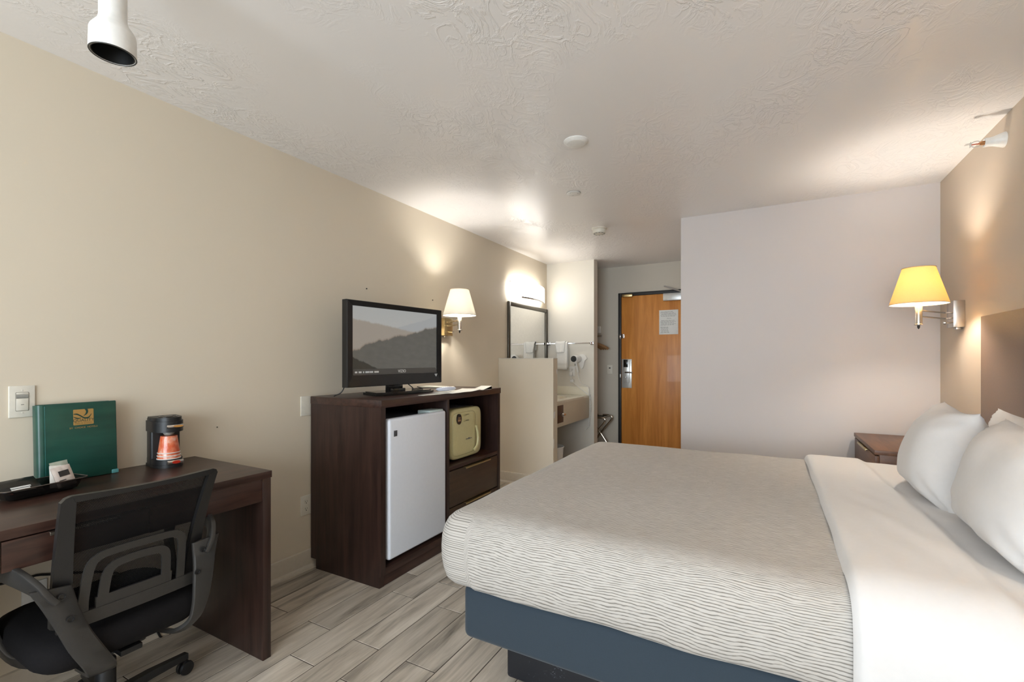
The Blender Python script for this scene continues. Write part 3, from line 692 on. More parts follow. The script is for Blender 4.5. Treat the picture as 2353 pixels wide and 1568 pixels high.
# screen picture
t = NT('misty_mountain_picture'); tc = t.n('ShaderNodeTexCoord'); sp = t.n('ShaderNodeSeparateXYZ'); t.link(tc.outputs['UV'], sp.inputs[0]); u, v = sp.outputs[0], sp.outputs[1]
def nz1(scale, det, amp, off, seed):
    cb = t.n('ShaderNodeCombineXYZ'); t.link(u, cb.inputs[0]); cb.inputs[1].default_value = seed
    return t.math('MULTIPLY', t.math('SUBTRACT', t.noise(cb.outputs[0], scale, det, .6), .5), amp)
def below(h, soft):
    d = t.math('SUBTRACT', h, v); nd = t.n('ShaderNodeMapRange', interpolation_type='SMOOTHSTEP'); t.link(d, nd.inputs[0]); nd.inputs[1].default_value = -soft; nd.inputs[2].default_value = soft
    return nd.outputs[0]
c = t.mix(v, lin((176, 172, 166)), lin((160, 162, 160)))
hr = t.math('ADD', t.math('ADD', .42, t.math('MULTIPLY', u, .56)), nz1(5, 4, .14, 0, 1.3))
c = t.mix(below(hr, .010), c, lin((154, 156, 156)))
hm = t.math('ADD', t.math('SUBTRACT', .80, t.math('MULTIPLY', u, .22)), nz1(9, 6, .12, 0, 4.2))
c = t.mix(below(hm, .02), c, lin((146, 138, 128)))
hn = t.math('ADD', t.math('ADD', .27, t.math('MULTIPLY', t.math('POWER', u, .8), .47)), nz1(9, 7, .20, 0, 7.7))
c = t.mix(below(t.math('ADD', hn, .012), .03), c, lin((120, 108, 94)))
c = t.mix(below(hn, .012), c, t.mix(t.noise(tc.outputs['UV'], 14, 5), lin((78, 77, 72)), lin((98, 96, 90))))
hb = t.math('ADD', t.math('SUBTRACT', .20, t.math('MULTIPLY', u, .72)), nz1(22, 6, .12, 0, 2.2))
c = t.mix(below(hb, .01), c, lin((44, 46, 42)))
t.b.inputs['Base Color'].default_value = lin((14, 14, 14)); t.b.inputs['Roughness'].default_value = .25
t.link(c, t.b.inputs['Emission Color']); t.b.inputs['Emission Strength'].default_value = .92/(2**EXPO)
b = new_bm(); uvl = b.loops.layers.uv.verify()
vs = [b.verts.new(Fv @ Vector((a, c_, -.002))) for a, c_ in ((sx0, sz0), (sx1, sz0), (sx1, sz1), (sx0, sz1))]; fc = b.faces.new(vs)
for l, q in zip(fc.loops, ((0, -.09), (1, -.09), (1, 1), (0, 1))): l[uvl].uv = q
obj('screen', b, t.m, tv, False, smooth=False)
b = new_bm(); prism(b, [(sx0+.006, sz0), (sx1+.006, sz0), (sx1-.014, sz0+.036), (sx0+.004, sz0+.036)], -.0018, .0005, Fv)
strip = obj('lower_trim', b, mat('tv_trim', (86, 83, 79), .35), tv, False, smooth=False)
M_white_ink = mat('white_ink', (225, 225, 222), .5)
b = text_bm('VIZIO', .026, Fv @ T(((sx0+sx1)/2+.03, sz0+.017, .0008))); o = obj('brand_lettering', b, M_white_ink, tv, False, smooth=False)
b = new_bm()
for i, (a, wd) in enumerate(((.02, .02), (.046, .024), (.077, .012), (.094, .03), (.126, .026), (.16, .034))):
    for k in range(int(wd/.0042)): box(b, (sx0+a+k*.0042, sz0+.012, .0006), (sx0+a+k*.0042+.003, sz0+.022, .0011), 0)
b.transform(Fv); obj('feature_marks', b, M_white_ink, tv, False, smooth=False)['kind'] = 'stuff'
b = new_bm(); ringprism(b, [(W/2-.062, z0+.062), (W/2-.038, z0+.062), (W/2-.05, z0+.044)], [(W/2-.057, z0+.059), (W/2-.043, z0+.059), (W/2-.05, z0+.049)], .009, .0125, Fv); obj('corner_badge', b, M_white_ink, tv, False, smooth=False)
b = new_bm(); box(b, (-.05, -.06, .012), (-.015, .06, z0+.05), .006); box(b, (-.02, -.05, .012), (.02, .05, .035), .004); neck = obj('stand_neck', b, M_blackgl, tv, False)
b = new_bm(); prism(b, [(-.10, -.19), (.085, -.24), (.11, -.20), (.12, .0), (.11, .20), (.085, .24), (-.10, .19)], 0, .014); prism(b, [(-.09, -.18), (.075, -.225), (.10, -.18), (.105, .0), (.10, .18), (.075, .225), (-.09, .18)], .014, .020); obj('stand_base', b, M_blackgl, tv, False)
b = new_bm(); tube(b, [(-.06, -.33, z0+.05), (-.06, -.37, .03), (-.10, -.395, .004)], .0035, 8, 5); obj('power_cable', b, M_black, tv, False)
b = new_bm(); tube(b, [(-.05, .10, z0+.02), (.0, .13, .03), (.03, .10, .024), (.05, .16, .026), (.02, .2, .024), (-.05, .22, .03)], .0032, 8, 6); obj('signal_cable', b, M_black, tv, False)
# papers and remote on the dresser top
M_paper = mat('paper', (232, 228, 216), .7)
bm = new_bm(); rows = []
for i in range(9):
    rows.append([Vector((-1.93+.16*i/8+.0, 2.42+.34*j/10, dz+.0015+.002*noise.noise(Vector((i*.3, j*.4, 1)))+(.010*max(0, (j-7)/3)**2))) for j in range(11)])
grid(bm, rows); bmesh.ops.recalc_face_normals(bm, faces=bm.faces)
pp = solo('paper_sheet', bm, M_paper, 'loose white paper lying under the remote on the dresser', 'paper', (-1.85, 2.59, dz)); pp.modifiers.new('s', 'SOLIDIFY').thickness = .0006
bm = new_bm(); box(bm, (-1.865, 2.20, dz), (-1.823, 2.44, dz+.0015), 0, M=None)
solo('note_card', bm, M_paper, 'narrow printed card at the dresser front edge', 'card', (-1.845, 2.32, dz))
bm = new_bm(); poly = [(0, 0), (.11, 0), (.11, .001), (0, .001)]; prism(bm, [(0, 0), (.12, .022), (.12, .0235), (.004, .0025), (.12, .0015), (.12, 0)], 0, .09, frame((-1.87, 2.80, dz), (0, 1, 0), (0, 0, 1), (1, 0, 0)))
solo('folded_card', bm, M_paper, 'folded paper tent card standing ajar near the dresser end', 'card', (-1.83, 2.86, dz), smooth=False)
bm = new_bm(); box(bm, (-2.34, 2.78, dz), (-2.10, 2.90, dz+.012), .002)
solo('envelope', bm, M_paper, 'white envelope lying behind the television', 'envelope', (-2.2, 2.84, dz))
rm = thing('remote_control', 'white rounded remote lying on paper in front of the television', 'remote', (-1.88, 2.50, dz+.005), R(-8))
b = new_bm(); lathe(b, [(.0005, -.014), (.02, -.011), (.026, 0), (.022, .010), (.012, .014), (.0005, .015)], 24, T((0, 0, .017)) @ Matrix.Diagonal((1, 3.6, 1, 1))); obj('shell', b, mat('remote_plastic', (208, 214, 230), .3), rm, False, angle=80)
for j in range(6):
    for i in (-1, 0, 1): b = new_bm(); lathe(b, [(.003, 0), (.003, .002), (.001, .003)], 8, T((i*.007, -.05+j*.018, .0295))); obj('button', b, M_grey, rm, False)

# ------------------------------------------------------------------ desk
ex1, ey0, ey1, ez = -1.806, -.02, 1.205, .773
dk = thing('desk', 'dark espresso writing desk against the long wall', 'desk', ((XL+ex1)/2, .6, 0))
bm = new_bm(); box(bm, (XL+.001, ey0-.003, ez-.028), (ex1+.003, ey1+.003, ez), .0015); obj('top', bm, M_woody, dk)
for a, b in ((ey0, ey0+.035), (ey1-.035, ey1)):
    bm = new_bm(); box(bm, (XL+.04, a, 0), (ex1, b, ez-.028), .0015); obj('side_panel', bm, M_wood, dk)
bm = new_bm(); box(bm, (ex1-.022, .775, .653), (ex1-.004, ey1-.035, ez-.028), .001); obj('apron', bm, M_woody, dk)
bm = new_bm(); box(bm, (ex1-.022, ey0+.035, .653), (ex1-.004, .428, ez-.028), .001); obj('apron', bm, M_woody, dk)
bm = new_bm(); box(bm, (ex1-.020, .432, .656), (ex1-.002, .771, ez-.033), .001); dw = obj('drawer_front', bm, M_woody, dk)
bm = new_bm(); box(bm, (ex1-.004, .525, ez-.035), (ex1+.012, .69, ez-.032), .0008); box(bm, (ex1+.009, .525, ez-.043), (ex1+.012, .69, ez-.032), .0008); sub('handle', bm, M_nickel, dw)
bm = new_bm(); box(bm, (XL+.12, .44, .665), (ex1-.02, .765, ez-.04), 0); sub('drawer_box', bm, M_woodd, dw)
switch_plate('under_desk_outlet', 'white outlet plate on the wall under the desk', (XL, .655, .35), (0, -1, 0), (1, 0, 0), kind='outlet', m=M_whitep)
bm = new_bm(); tube(bm, [(XL+.006, .30, .46), (XL+.006, .60, .433), (XL+.006, .70, .417), (XL+.006, .95, .30), (XL+.03, 1.05, .006), (XL+.04, 1.1, .006)], .0045, 8, 5)
solo('power_cord', bm, M_black, 'black power cord strung along the wall under the desk', 'cord', (XL, .66, .006))

# ------------------------------------------------------------------ binder
t = NT('green_vinyl'); v_ = t.coord('Object', (1, 1, 1)); f = t.noise(t.coord('Object', (2, 2, 9)), 2.5, 3)
t.put(t.b.inputs['Base Color'], t.ramp(f, [(.3, lin((14, 62, 54))), (.75, lin((30, 80, 66)))])); t.b.inputs['Roughness'].default_value = .32; t.bump(f, .06, .004); M_green = t.m
bx, by0, by1, bz1 = -2.318, .648, .880, 1.066
tilt = Matrix.Rotation(R(-3), 4, 'Y')
bd = thing('binder', 'green vinyl ring binder leaning on the wall with gold emblem', 'binder', (bx, .76, ez))
def BM(): return T((bx, 0, ez+.001)) @ tilt
bm = new_bm(); box(bm, (-.004, by0+.014, 0), (.004, by1, bz1-ez), .0035, 3); bm.transform(BM()); fc_ = obj('front_cover', bm, M_green, bd)
bm = new_bm(); box(bm, (-.050, by0+.006, .004), (-.043, by1-.004, bz1-ez), .003, 3); bm.transform(BM()); obj('back_cover', bm, M_green, bd)
bm = new_bm(); sweep(bm, smooth_path([(-.046, by0+.006, 0), (-.040, by0, 0), (-.006, by0, 0), (.002, by0+.010, 0), (.003, by0+.016, 0)], 4), rrect(.0025, .0, .0, 1) if False else [(-.0025, 0), (.0025, 0), (.0025, bz1-ez-.002), (-.0025, bz1-ez-.002)], up=Vector((0, 0, 1))); bm.transform(BM()); obj('spine', bm, M_green, bd)
bm = new_bm(); box(bm, (.003, by0+.0155, .002), (.0048, by0+.0185, bz1-ez-.006), .0008); bm.transform(BM()); obj('hinge_crease', bm, mat('crease_teal', (70, 140, 140), .3), bd)
bm = new_bm(); box(bm, (-.042, by0+.02, .008), (-.005, by1-.012, bz1-ez-.012), 0); bm.transform(BM()); obj('page_block', bm, M_paper, bd)
bm = new_bm(); box(bm, (.0, by1-.020, .0), (.0065, by1+.003, .016), .003, 3); bm.transform(BM()); obj('corner_guard', bm, mat('aqua_tape', (90, 160, 165), .4), bd)
M_gold = mat('gold_foil', (176, 138, 78), .35, .2)
FB = BM() @ frame((.0042, .776, bz1-ez-.056), (0, 1, 0), (0, 0, 1), (1, 0, 0)) @ Matrix.Diagonal((1.22, 1.22, 1, 1))
bm = new_bm(); prism(bm, rrect(.025, .0245, .002), 0, .0006, FB); em = obj('emblem', bm, M_gold, bd, smooth=False)
M_gink = mat('emblem_green', (16, 60, 52), .4)
def ribbon(P0, P1, n=14):
    """closed polygon between two smoothed polylines"""
    a = [(p.x, p.y) for p in smooth_path([(x, y, 0) for x, y in P0], n)]; b_ = [(p.x, p.y) for p in smooth_path([(x, y, 0) for x, y in P1], n)]
    bb = new_bm(); grid(bb, [[FB @ Vector((x, y, .0009)) for x, y in a], [FB @ Vector((x, y, .0009)) for x, y in (b_ if len(b_) == len(a) else b_)]]); return bb
bm = ribbon([(.003, .0245), (.006, .017), (.004, .009), (-.0005, .004)], [(.010, .0245), (.0115, .016), (.008, .008), (.001, .0035)])
add(bm, ribbon([(-.0245, .0115), (-.016, .012), (-.008, .0065), (.002, -.001), (.012, -.0005), (.019, .0085)], [(-.0245, .0095), (-.016, .0075), (-.008, .002), (.002, -.0055), (.013, -.0045), (.0205, .0085)]))
add(bm, ribbon([(-.0245, .0025), (-.018, -.0005), (-.012, -.0022), (-.006, -.0018)], [(-.0245, .001), (-.018, -.0042), (-.012, -.0052), (-.006, -.0032)]))
sub('emblem_swoosh', bm, M_gink, em, smooth=False)
sub('emblem_lettering', text_bm('QUALITY', .0128, FB @ T((0, -.0105, .0009)), .0001), M_gink, em, smooth=False)
sub('emblem_subtitle', text_bm('INN & SUITES', .0072, FB @ T((0, -.0195, .0009)), .0001), mat('emblem_dim', (120, 104, 62), .4), em, smooth=False)
sub('cover_lettering', text_bm('BY  CHOICE  HOTELS', .0072, FB @ T((0, -.033, .0003)), .0001), M_gold, em, smooth=False)

# ------------------------------------------------------------------ coffee maker and cups
cmx, cmy = -2.29, 1.045
cm = thing('coffee_maker', 'small black single-cup coffee maker on the desk', 'coffee maker', (cmx, cmy, ez), R(-8))
b = new_bm(); prism(b, rrect(.030, .054, .010), .004, .205, T((-.042, 0, 0))); obj('tower', b, M_black, cm, False)
def dshape(x0, x1, hw, n=14):
    return [(x0, -hw), ((x0+x1)/2, -hw)]+[((x0+x1)/2+(x1-x0)/2*math.sin(q), -hw*math.cos(q)) for q in [math.pi*i/n for i in range(1, n)]]+[((x0+x1)/2, hw), (x0, hw)]
b = new_bm(); prism(b, dshape(-.07, .075, .056), .0, .012); prism(b, dshape(-.068, .070, .053), .012, .034); bs = obj('base', b, M_black, cm, False)
b = new_bm(); prism(b, dshape(-.070, .072, .056), .150, .196); prism(b, dshape(-.066, .066, .051), .196, .212); hd = obj('brew_head', b, M_black, cm, False)
b = new_bm(); lathe(b, [(.034, .212), (.034, .214), (.030, .215), (.028, .2135), (.018, .2135), (.016, .216), (.0005, .216)], 24, T((.015, 0, 0))); obj('lid_ring', b, M_blackgl, cm, False)
FS = frame((.0705, .012, .022), (0, 1, 0), (0, 0, 1), (1, 0, 0))
b = new_bm(); box(b, (-.032, -.009, -.008), (.028, .009, .0022), .003); b.transform(FS); obj('base_badge', b, M_chrome, cm, False)
b = new_bm(); prism(b, [(.015*math.cos(q), .0065*math.sin(q)) for q in [i*2*math.pi/20 for i in range(20)]], .002, .0045, FS); obj('power_button', b, mat('red_switch', (176, 40, 22), .3), cm, False)
FS2 = frame((.071, .010, .175), (0, 1, 0), (0, 0, 1), (1, 0, 0))
b = new_bm(); box(b, (-.032, -.007, -.01), (.03, .007, .002), .003); b.transform(FS2); obj('head_badge', b, M_chrome, cm, False)
b = new_bm(); prism(b, [(.018*math.cos(q)+.01, .0045*math.sin(q)) for q in [i*2*math.pi/20 for i in range(20)]], .002, .0032, FS2); obj('badge_oval', b, mat('amber', (186, 130, 60), .3), cm, False)
b = new_bm(); lathe(b, [(.020, .150), (.020, .142), (.014, .134), (.0005, .134)], 18, T((.022, 0, 0))); obj('drip_nozzle', b, M_grey, cm, False)
cu = thing('paper_cups', 'stack of orange paper cups wrapped in plastic on the coffee maker', 'cup stack', tuple(cm.matrix_basis @ Vector((.024, .0, .034))))
c0 = cu.matrix_basis.translation
t = NT('orange_print'); v = t.coord('Object'); f = t.noise(v, 30, 3)
t.put(t.b.inputs['Base Color'], t.ramp(f, [(.40, lin((214, 92, 50))), (.55, lin((226, 128, 92))), (.7, lin((238, 190, 168)))])); t.b.inputs['Roughness'].default_value = .3; t.b.inputs['Coat Weight'].default_value = .6
t.bump(t.noise(v, 45, 3, .5, 1.0), .6, .004)
for i in range(3):
    z0_ = i*.0125; b = new_bm()
    lathe(b, [(.0415-.0012*i, .003+z0_), (.040-.0012*i, .016+z0_)] if i < 2 else [(.0392, .003+z0_), (.030, .098), (.0005, .0985)], 32, T(c0)); cup = obj('cup', b, t.m, cu)
    b = new_bm(); tube(b, [(c0.x+(.042-.0012*i)*math.cos(q), c0.y+(.042-.0012*i)*math.sin(q), c0.z+.002+z0_) for q in [k*2*math.pi/32 for k in range(32)]], .002, 6, close=True); sub('rim', b, M_whitep, cup)

# ------------------------------------------------------------------ condiment tray
ty = thing('condiment_tray', 'clear smoky plastic tray on the desk before the binder', 'tray', (-2.19, .61, ez), R(10))
def smoky():
    t = NT('smoky_plastic'); t.b.inputs['Base Color'].default_value = lin((26, 24, 23)); t.b.inputs['Roughness'].default_value = .12
    tr = t.n('ShaderNodeBsdfTransparent'); tr.inputs[0].default_value = (.55, .52, .5, 1); m = t.n('ShaderNodeMixShader'); m.inputs[0].default_value = .45
    t.link(t.b.outputs[0], m.inputs[1]); t.link(tr.outputs[0], m.inputs[2]); t.link(m.outputs[0], t.out.inputs[0]); return t.m
M_smoke = smoky()
P = []
for a, b_, z in ((.001, .001, .004), (.040, .085, .003), (.048, .094, .008), (.056, .104, .036), (.064, .114, .040), (.066, .116, .038)):
    ring = [Vector((p[0], p[1], z)) for p in rrect(a, b_, min(.02, a*.6), 5)]; ring.append(ring[0].copy()); P.append(ring)
b = new_bm(); grid(b, P); bmesh.ops.remove_doubles(b, verts=b.verts, dist=1e-6); bmesh.ops.recalc_face_normals(b, faces=b.faces)
tro = obj('dish', b, M_smoke, ty, False); tro.modifiers.new('s', 'SOLIDIFY').thickness = .0015
b = new_bm(); tube(b, [Vector((p[0], p[1], .040)) for p in rrect(.065, .115, .02, 6)], .0016, 6, close=True); obj('rim', b, mat('tray_rim', (92, 80, 72), .2), ty, False)
MT = ty.matrix_basis
def packet(name, label, cat, c, sx, sy, rot, m, prints, bow=.006):
    r = thing(name, label, cat, tuple(MT @ Vector(c)))
    F = MT @ T(c) @ rot; b = new_bm(); n = 12
    V = []
    for s in (1, -1):
        V.append([[F @ Vector(((i/n-.5)*sx, (j/n-.5)*sy, s*(.0006+bow*(1-(2*i/n-1)**4)*(1-(2*j/n-1)**4))+.0015*noise.noise(Vector((i*.5, j*.5, sx*90))))) for j in range(n+1)] for i in range(n+1)])
    grid(b, V[0]); grid(b, V[1]); bmesh.ops.recalc_face_normals(b, faces=b.faces); obj('wrapper', b, m, r)
    for nm, lo, hi, mm in prints:
        b = new_bm(); box(b, (lo[0], lo[1], bow+.0008), (hi[0], hi[1], bow+.0018), 0); b.transform(F); obj(nm, b, mm, r)
    return r
M_blackfoil = mat('black_foil', (16, 15, 15), .25, bump=.5, bscale=60)
M_pinkpk = mat('pale_packet', (206, 192, 182), .5); M_clear = mat('cloudy_film', (170, 176, 160), .2)
ink = mat('packet_ink', (40, 38, 38), .5)
rx = lambda ax, an: Matrix.Rotation(R(an), 4, ax)
packet('coffee_packet', 'black coffee packet with white print lying in the tray', 'packet', (.004, -.048, .036), .085, .10, rx('Y', 32), M_blackfoil,
       [('white_print', (.004+i*.009, -.03+random.random()*.004), (.010+i*.009, .03-random.random()*.02), M_white_ink) for i in range(3)]+[('red_dot', (.03, -.038), (.036, -.032), mat('red_ink', (190, 60, 30), .5))])
packet('condiment_packet', 'pale condiment packet with dark picture standing in the tray', 'packet', (.010, .066, .046), .075, .056, rx('Y', 70) @ rx('Z', 8), M_pinkpk,
       [('dark_panel', (-.020, -.014), (.0, .016), ink), ('print_bar', (.012, -.02), (.015, .0), ink), ('barcode', (.022, -.02), (.034, .02), mat('grey_ink', (120, 112, 108), .5))], .005)
packet('condiment_packet', 'creamy blank packet tucked behind the picture packet', 'packet', (-.004, .058, .046), .078, .050, rx('Y', 74) @ rx('Z', -6), mat('cream_packet', (226, 222, 214), .5), [], .004)
packet('stirrer_packet', 'cloudy film packet sticking up behind the condiments', 'packet', (-.014, .070, .054), .086, .052, rx('Y', 76) @ rx('Z', 4), M_clear, [], .004)

# ------------------------------------------------------------------ office chair
ch = thing('office_chair', 'black mesh-back office chair with loop arms at the desk', 'chair', (-1.955, .71, 0))
cyc = .712
def backx(z, y):
    """surface x of the back at height z, offset by y: reclined, dished"""
    r = -1.772+.115*max(0, (z-.46)/.40)**1.6
    return r-.25*(y-cyc)**2
def bpt(y, z, d=0): return Vector((backx(z, y)+d, y, z))
def half(z):     # half width of the frame outline at height z
    return .194+.010*((z-.46)/.40)**2
# frame: sweep outline ring
outl = []
zs = [.470+.375*i/16 for i in range(17)]
left = [(cyc-half(z), z) for z in zs]; right = [(cyc+half(z), z) for z in reversed(zs)]
topc = [(cyc-half(.845)+.008, .857)]+[(cyc-half(.845)+.02+(2*half(.845)-.04)*i/10, .862-.006*math.sin(math.pi*i/10)) for i in range(11)]+[(cyc+half(.845)-.008, .857)]
botc = [(cyc+half(.47)-.02-(2*half(.47)-.04)*i/8, .458) for i in range(9)]
loop = left+topc+right+botc
P = [bpt(y, z) for y, z in loop]
def inset(loop, fn):
    return [fn(y, z) for y, z in loop]
def inner(y, z):
    s = .046 if z < .85 else 0
    wdt = .048-.018*max(0, (z-.46)/.40)
    yy = cyc+math.copysign(max(0, min(abs(y-cyc), half(z)-wdt)), y-cyc)
    zz = min(z, .842); zz = max(zz, .492); return (yy, zz)
In = [inner(y, z) for y, z in loop]
bm = new_bm(); rows = []
for L_, d in ((loop, -.010), (loop, .008), (In, .012), (In, -.010), (loop, -.010)):
    rows.append([bpt(y, z, d) for y, z in L_]+[bpt(L_[0][0], L_[0][1], d)])
grid(bm, rows); bmesh.ops.remove_doubles(bm, verts=bm.verts, dist=1e-6); bmesh.ops.recalc_face_normals(bm, faces=bm.faces); obj('back_frame', bm, M_chairp, ch)
# mesh fabric
t = NT('chair_mesh'); tc = t.n('ShaderNodeTexCoord'); sp = t.n('ShaderNodeSeparateXYZ'); t.link(tc.outputs['UV'], sp.inputs[0])
a = t.math('SINE', t.math('MULTIPLY', sp.outputs[0], 2*math.pi/.0042)); row_ = t.math('SINE', t.math('MULTIPLY', sp.outputs[1], 2*math.pi/.0042))
hole = t.math('GREATER_THAN', t.math('MULTIPLY', a, row_), .42)
t.b.inputs['Base Color'].default_value = lin((15, 15, 16)); t.b.inputs['Roughness'].default_value = .8; t.b.inputs['Specular IOR Level'].default_value = .2
tr = t.n('ShaderNodeBsdfTransparent'); m = t.n('ShaderNodeMixShader'); t.link(t.math('MULTIPLY', hole, .8), m.inputs[0]); t.link(t.b.outputs[0], m.inputs[1]); t.link(tr.outputs[0], m.inputs[2]); t.link(m.outputs[0], t.out.inputs[0])
rows, uv = [], []
for i in range(25):
    z = .485+.365*i/24; h_ = half(z)-.03; rows.append([bpt(cyc-h_+2*h_*j/24, z, -.004) for j in range(25)]); uv.append([(-h_+2*h_*j/24, z) for j in range(25)])
bm = new_bm(); grid(bm, rows, uv); obj('mesh_back', bm, t.m, ch, smooth=True)
# lumbar bracket on the outside: two nested arches on a bar
bm = new_bm()
def strip_on_back(pts, wd, th=.006, off=.016):
    pts = smooth_path([(0, y, z) for y, z in pts], 6); Q = [bpt(p.y, p.z, off) for p in pts]
    return sweep(bm, Q, rrect(th, wd/2, .002, 2), up=Vector((1, 0, 0)))
def flat_strip(bm, pts, wd, off=.014, th=.007, n=6):
    pts = [Vector((p.y, p.z)) for p in smooth_path([(0, y, z) for y, z in pts], n)]
    A, B = [], []
    for i, p in enumerate(pts):
        d = (pts[min(i+1, len(pts)-1)]-pts[max(i-1, 0)]).normalized(); nn = Vector((-d.y, d.x))
        A.append(p+nn*wd/2); B.append(p-nn*wd/2)
    rows = [[bpt(q.x, q.y, off+d) for q in L_] for L_, d in ((A, 0), (A, th), (B, th), (B, 0), (A, 0))]
    t_ = new_bm(); grid(t_, rows); bmesh.ops.remove_doubles(t_, verts=t_.verts, dist=1e-6); bmesh.ops.recalc_face_normals(t_, faces=t_.faces); add(bm, t_)
def arch(hw, z0, z1, r, tp):
    return [(cyc-hw, z0), (cyc-hw, z0+.25*(z1-z0)), (cyc-hw+tp*.6, z1-r), (cyc-hw+tp+.4*r, z1-.22*r), (cyc-hw+tp+1.3*r, z1), (cyc, z1+.002), (cyc+hw-tp-1.3*r, z1), (cyc+hw-tp-.4*r, z1-.22*r), (cyc+hw-tp*.6, z1-r), (cyc+hw, z0+.25*(z1-z0)), (cyc+hw, z0)]
bm = new_bm(); flat_strip(bm, arch(.128, .492, .662, .035, .012), .024); flat_strip(bm, arch(.083, .492, .622, .030, .010), .026)
flat_strip(bm, [(cyc-.185, .474), (cyc, .474), (cyc+.185, .474)], .040, .013, .010, 4); flat_strip(bm, [(cyc-.10, .510), (cyc, .510), (cyc+.10, .510)], .034, .013, .008, 4)
obj('lumbar_bracket', bm, M_chairl, ch)
# seat
bm = new_bm(); sq = []
for k, (ins, z) in enumerate(((.075, .322), (.03, .330), (.008, .352), (0, .380), (.010, .410), (.035, .424), (.12, .430), (.21, .428))):
    ring = [Vector((-1.965+p[0], cyc+p[1], z)) for p in rrect(.222-ins, .228-ins, max(.006, .085-ins*.6 if ins < .13 else .006), 6)]; ring.append(ring[0].copy()); sq.append(ring)
grid(bm, sq); bm2 = [v for v in bm.verts]
bmesh.ops.remove_doubles(bm, verts=bm.verts, dist=1e-6); bmesh.ops.holes_fill(bm, edges=[e for e in bm.edges if e.is_boundary], sides=0); bmesh.ops.recalc_face_normals(bm, faces=bm.faces)
obj('seat', bm, M_fabric, ch, angle=60)
bm = new_bm(); box(bm, (-2.06, cyc-.07, .285), (-1.84, cyc+.07, .325), .01); box(bm, (-1.86, cyc-.03, .30), (-1.775, cyc+.03, .318), .004); obj('tilt_mechanism', bm, M_black, ch)
# arms: rear gusset plate with two bolts, band under the seat, loop armrest
for s in (-1, 1):
    r_ = thing_ = None
    y0 = cyc+s*.172
    if s < 0:
        ie = [(.158, .592), (.142, .52), (.118, .45), (.085, .38), (.050, .31), (.036, .272), (.03, .262)]
        oe = [(.246, .606), (.222, .55), (.195, .48), (.165, .40), (.130, .33), (.105, .278), (.10, .262)]
    else:
        ie = [(.158, .600), (.160, .53), (.158, .45), (.156, .38), (.148, .33), (.12, .298), (.10, .292)]
        oe = [(.246, .608), (.232, .55), (.222, .47), (.210, .40), (.190, .335), (.155, .285), (.13, .275)]
    xs_ = [-1.738, -1.732, -1.730, -1.734, -1.750, -1.80, -1.90]
    A_ = smooth_path([(x, cyc+s*y, z) for x, (y, z) in zip(xs_, ie)], 5); B_ = smooth_path([(x, cyc+s*y, z) for x, (y, z) in zip(xs_, oe)], 5)
    bm = new_bm(); rows = []
    for f, d in ((0, -.007), (0, .002), (.06, .006), (.5, .0085), (.94, .006), (1, .002), (1, -.007), (0, -.007)):
        row = []
        for k_, (a_, b_) in enumerate(zip(A_, B_)):
            g = min(len(A_)-1, k_+1); h0 = max(0, k_-1); tg_ = ((A_[g]+B_[g])-(A_[h0]+B_[h0])).normalized(); nn = (b_-a_).normalized().cross(tg_); nn = nn if nn.x > 0 or (abs(nn.x) < .3 and nn.z < 0) else -nn
            row.append(a_.lerp(b_, f)+nn*d)
        rows.append(row)
    t_ = new_bm(); grid(t_, rows); bmesh.ops.remove_doubles(t_, verts=t_.verts, dist=1e-6); bmesh.ops.holes_fill(t_, edges=[e for e in t_.edges if e.is_boundary], sides=0); bmesh.ops.recalc_face_normals(t_, faces=t_.faces); add(bm, t_)
    lo = smooth_path([(-1.738, cyc+s*.195, .555), (-1.752, cyc+s*.225, .600), (-1.80, cyc+s*.250, .632), (-1.88, cyc+s*.262, .640), (-2.00, cyc+s*.262, .636), (-2.075, cyc+s*.256, .605), (-2.09, cyc+s*.248, .53), (-2.06, cyc+s*.243, .42), (-2.02, cyc+s*.20, .312), (-1.96, cyc+s*.10, .300)], 7)
    sweep(bm, lo, rrect(.026, .008, .004, 2), up=Vector((0, s, 0)))
    arm = obj('armrest', bm, M_chairl, ch)
    for y, z in ((.184, .573), (.166, .502)):
        bm = new_bm(); lathe(bm, [(.0095, .006), (.0095, .009), (.0065, .0092), (.0055, .0065), (.0005, .0065)], 16, frame((-1.7275, cyc+s*y, z), (0, 1, 0), (0, 0, 1), (1, 0, 0))); sub('bolt', bm, M_black, arm)
bm = new_bm(); lathe(bm, [(.028, .10), (.028, .22), (.026, .225), (.019, .23), (.019, .29)], 24, T((-1.955, .71, 0))); obj('gas_column', bm, M_black, ch)
bm = new_bm(); lathe(bm, [(.045, .058), (.05, .075), (.045, .10), (.032, .112)], 24, T((-1.955, .71, 0))); obj('base_hub', bm, M_black, ch)
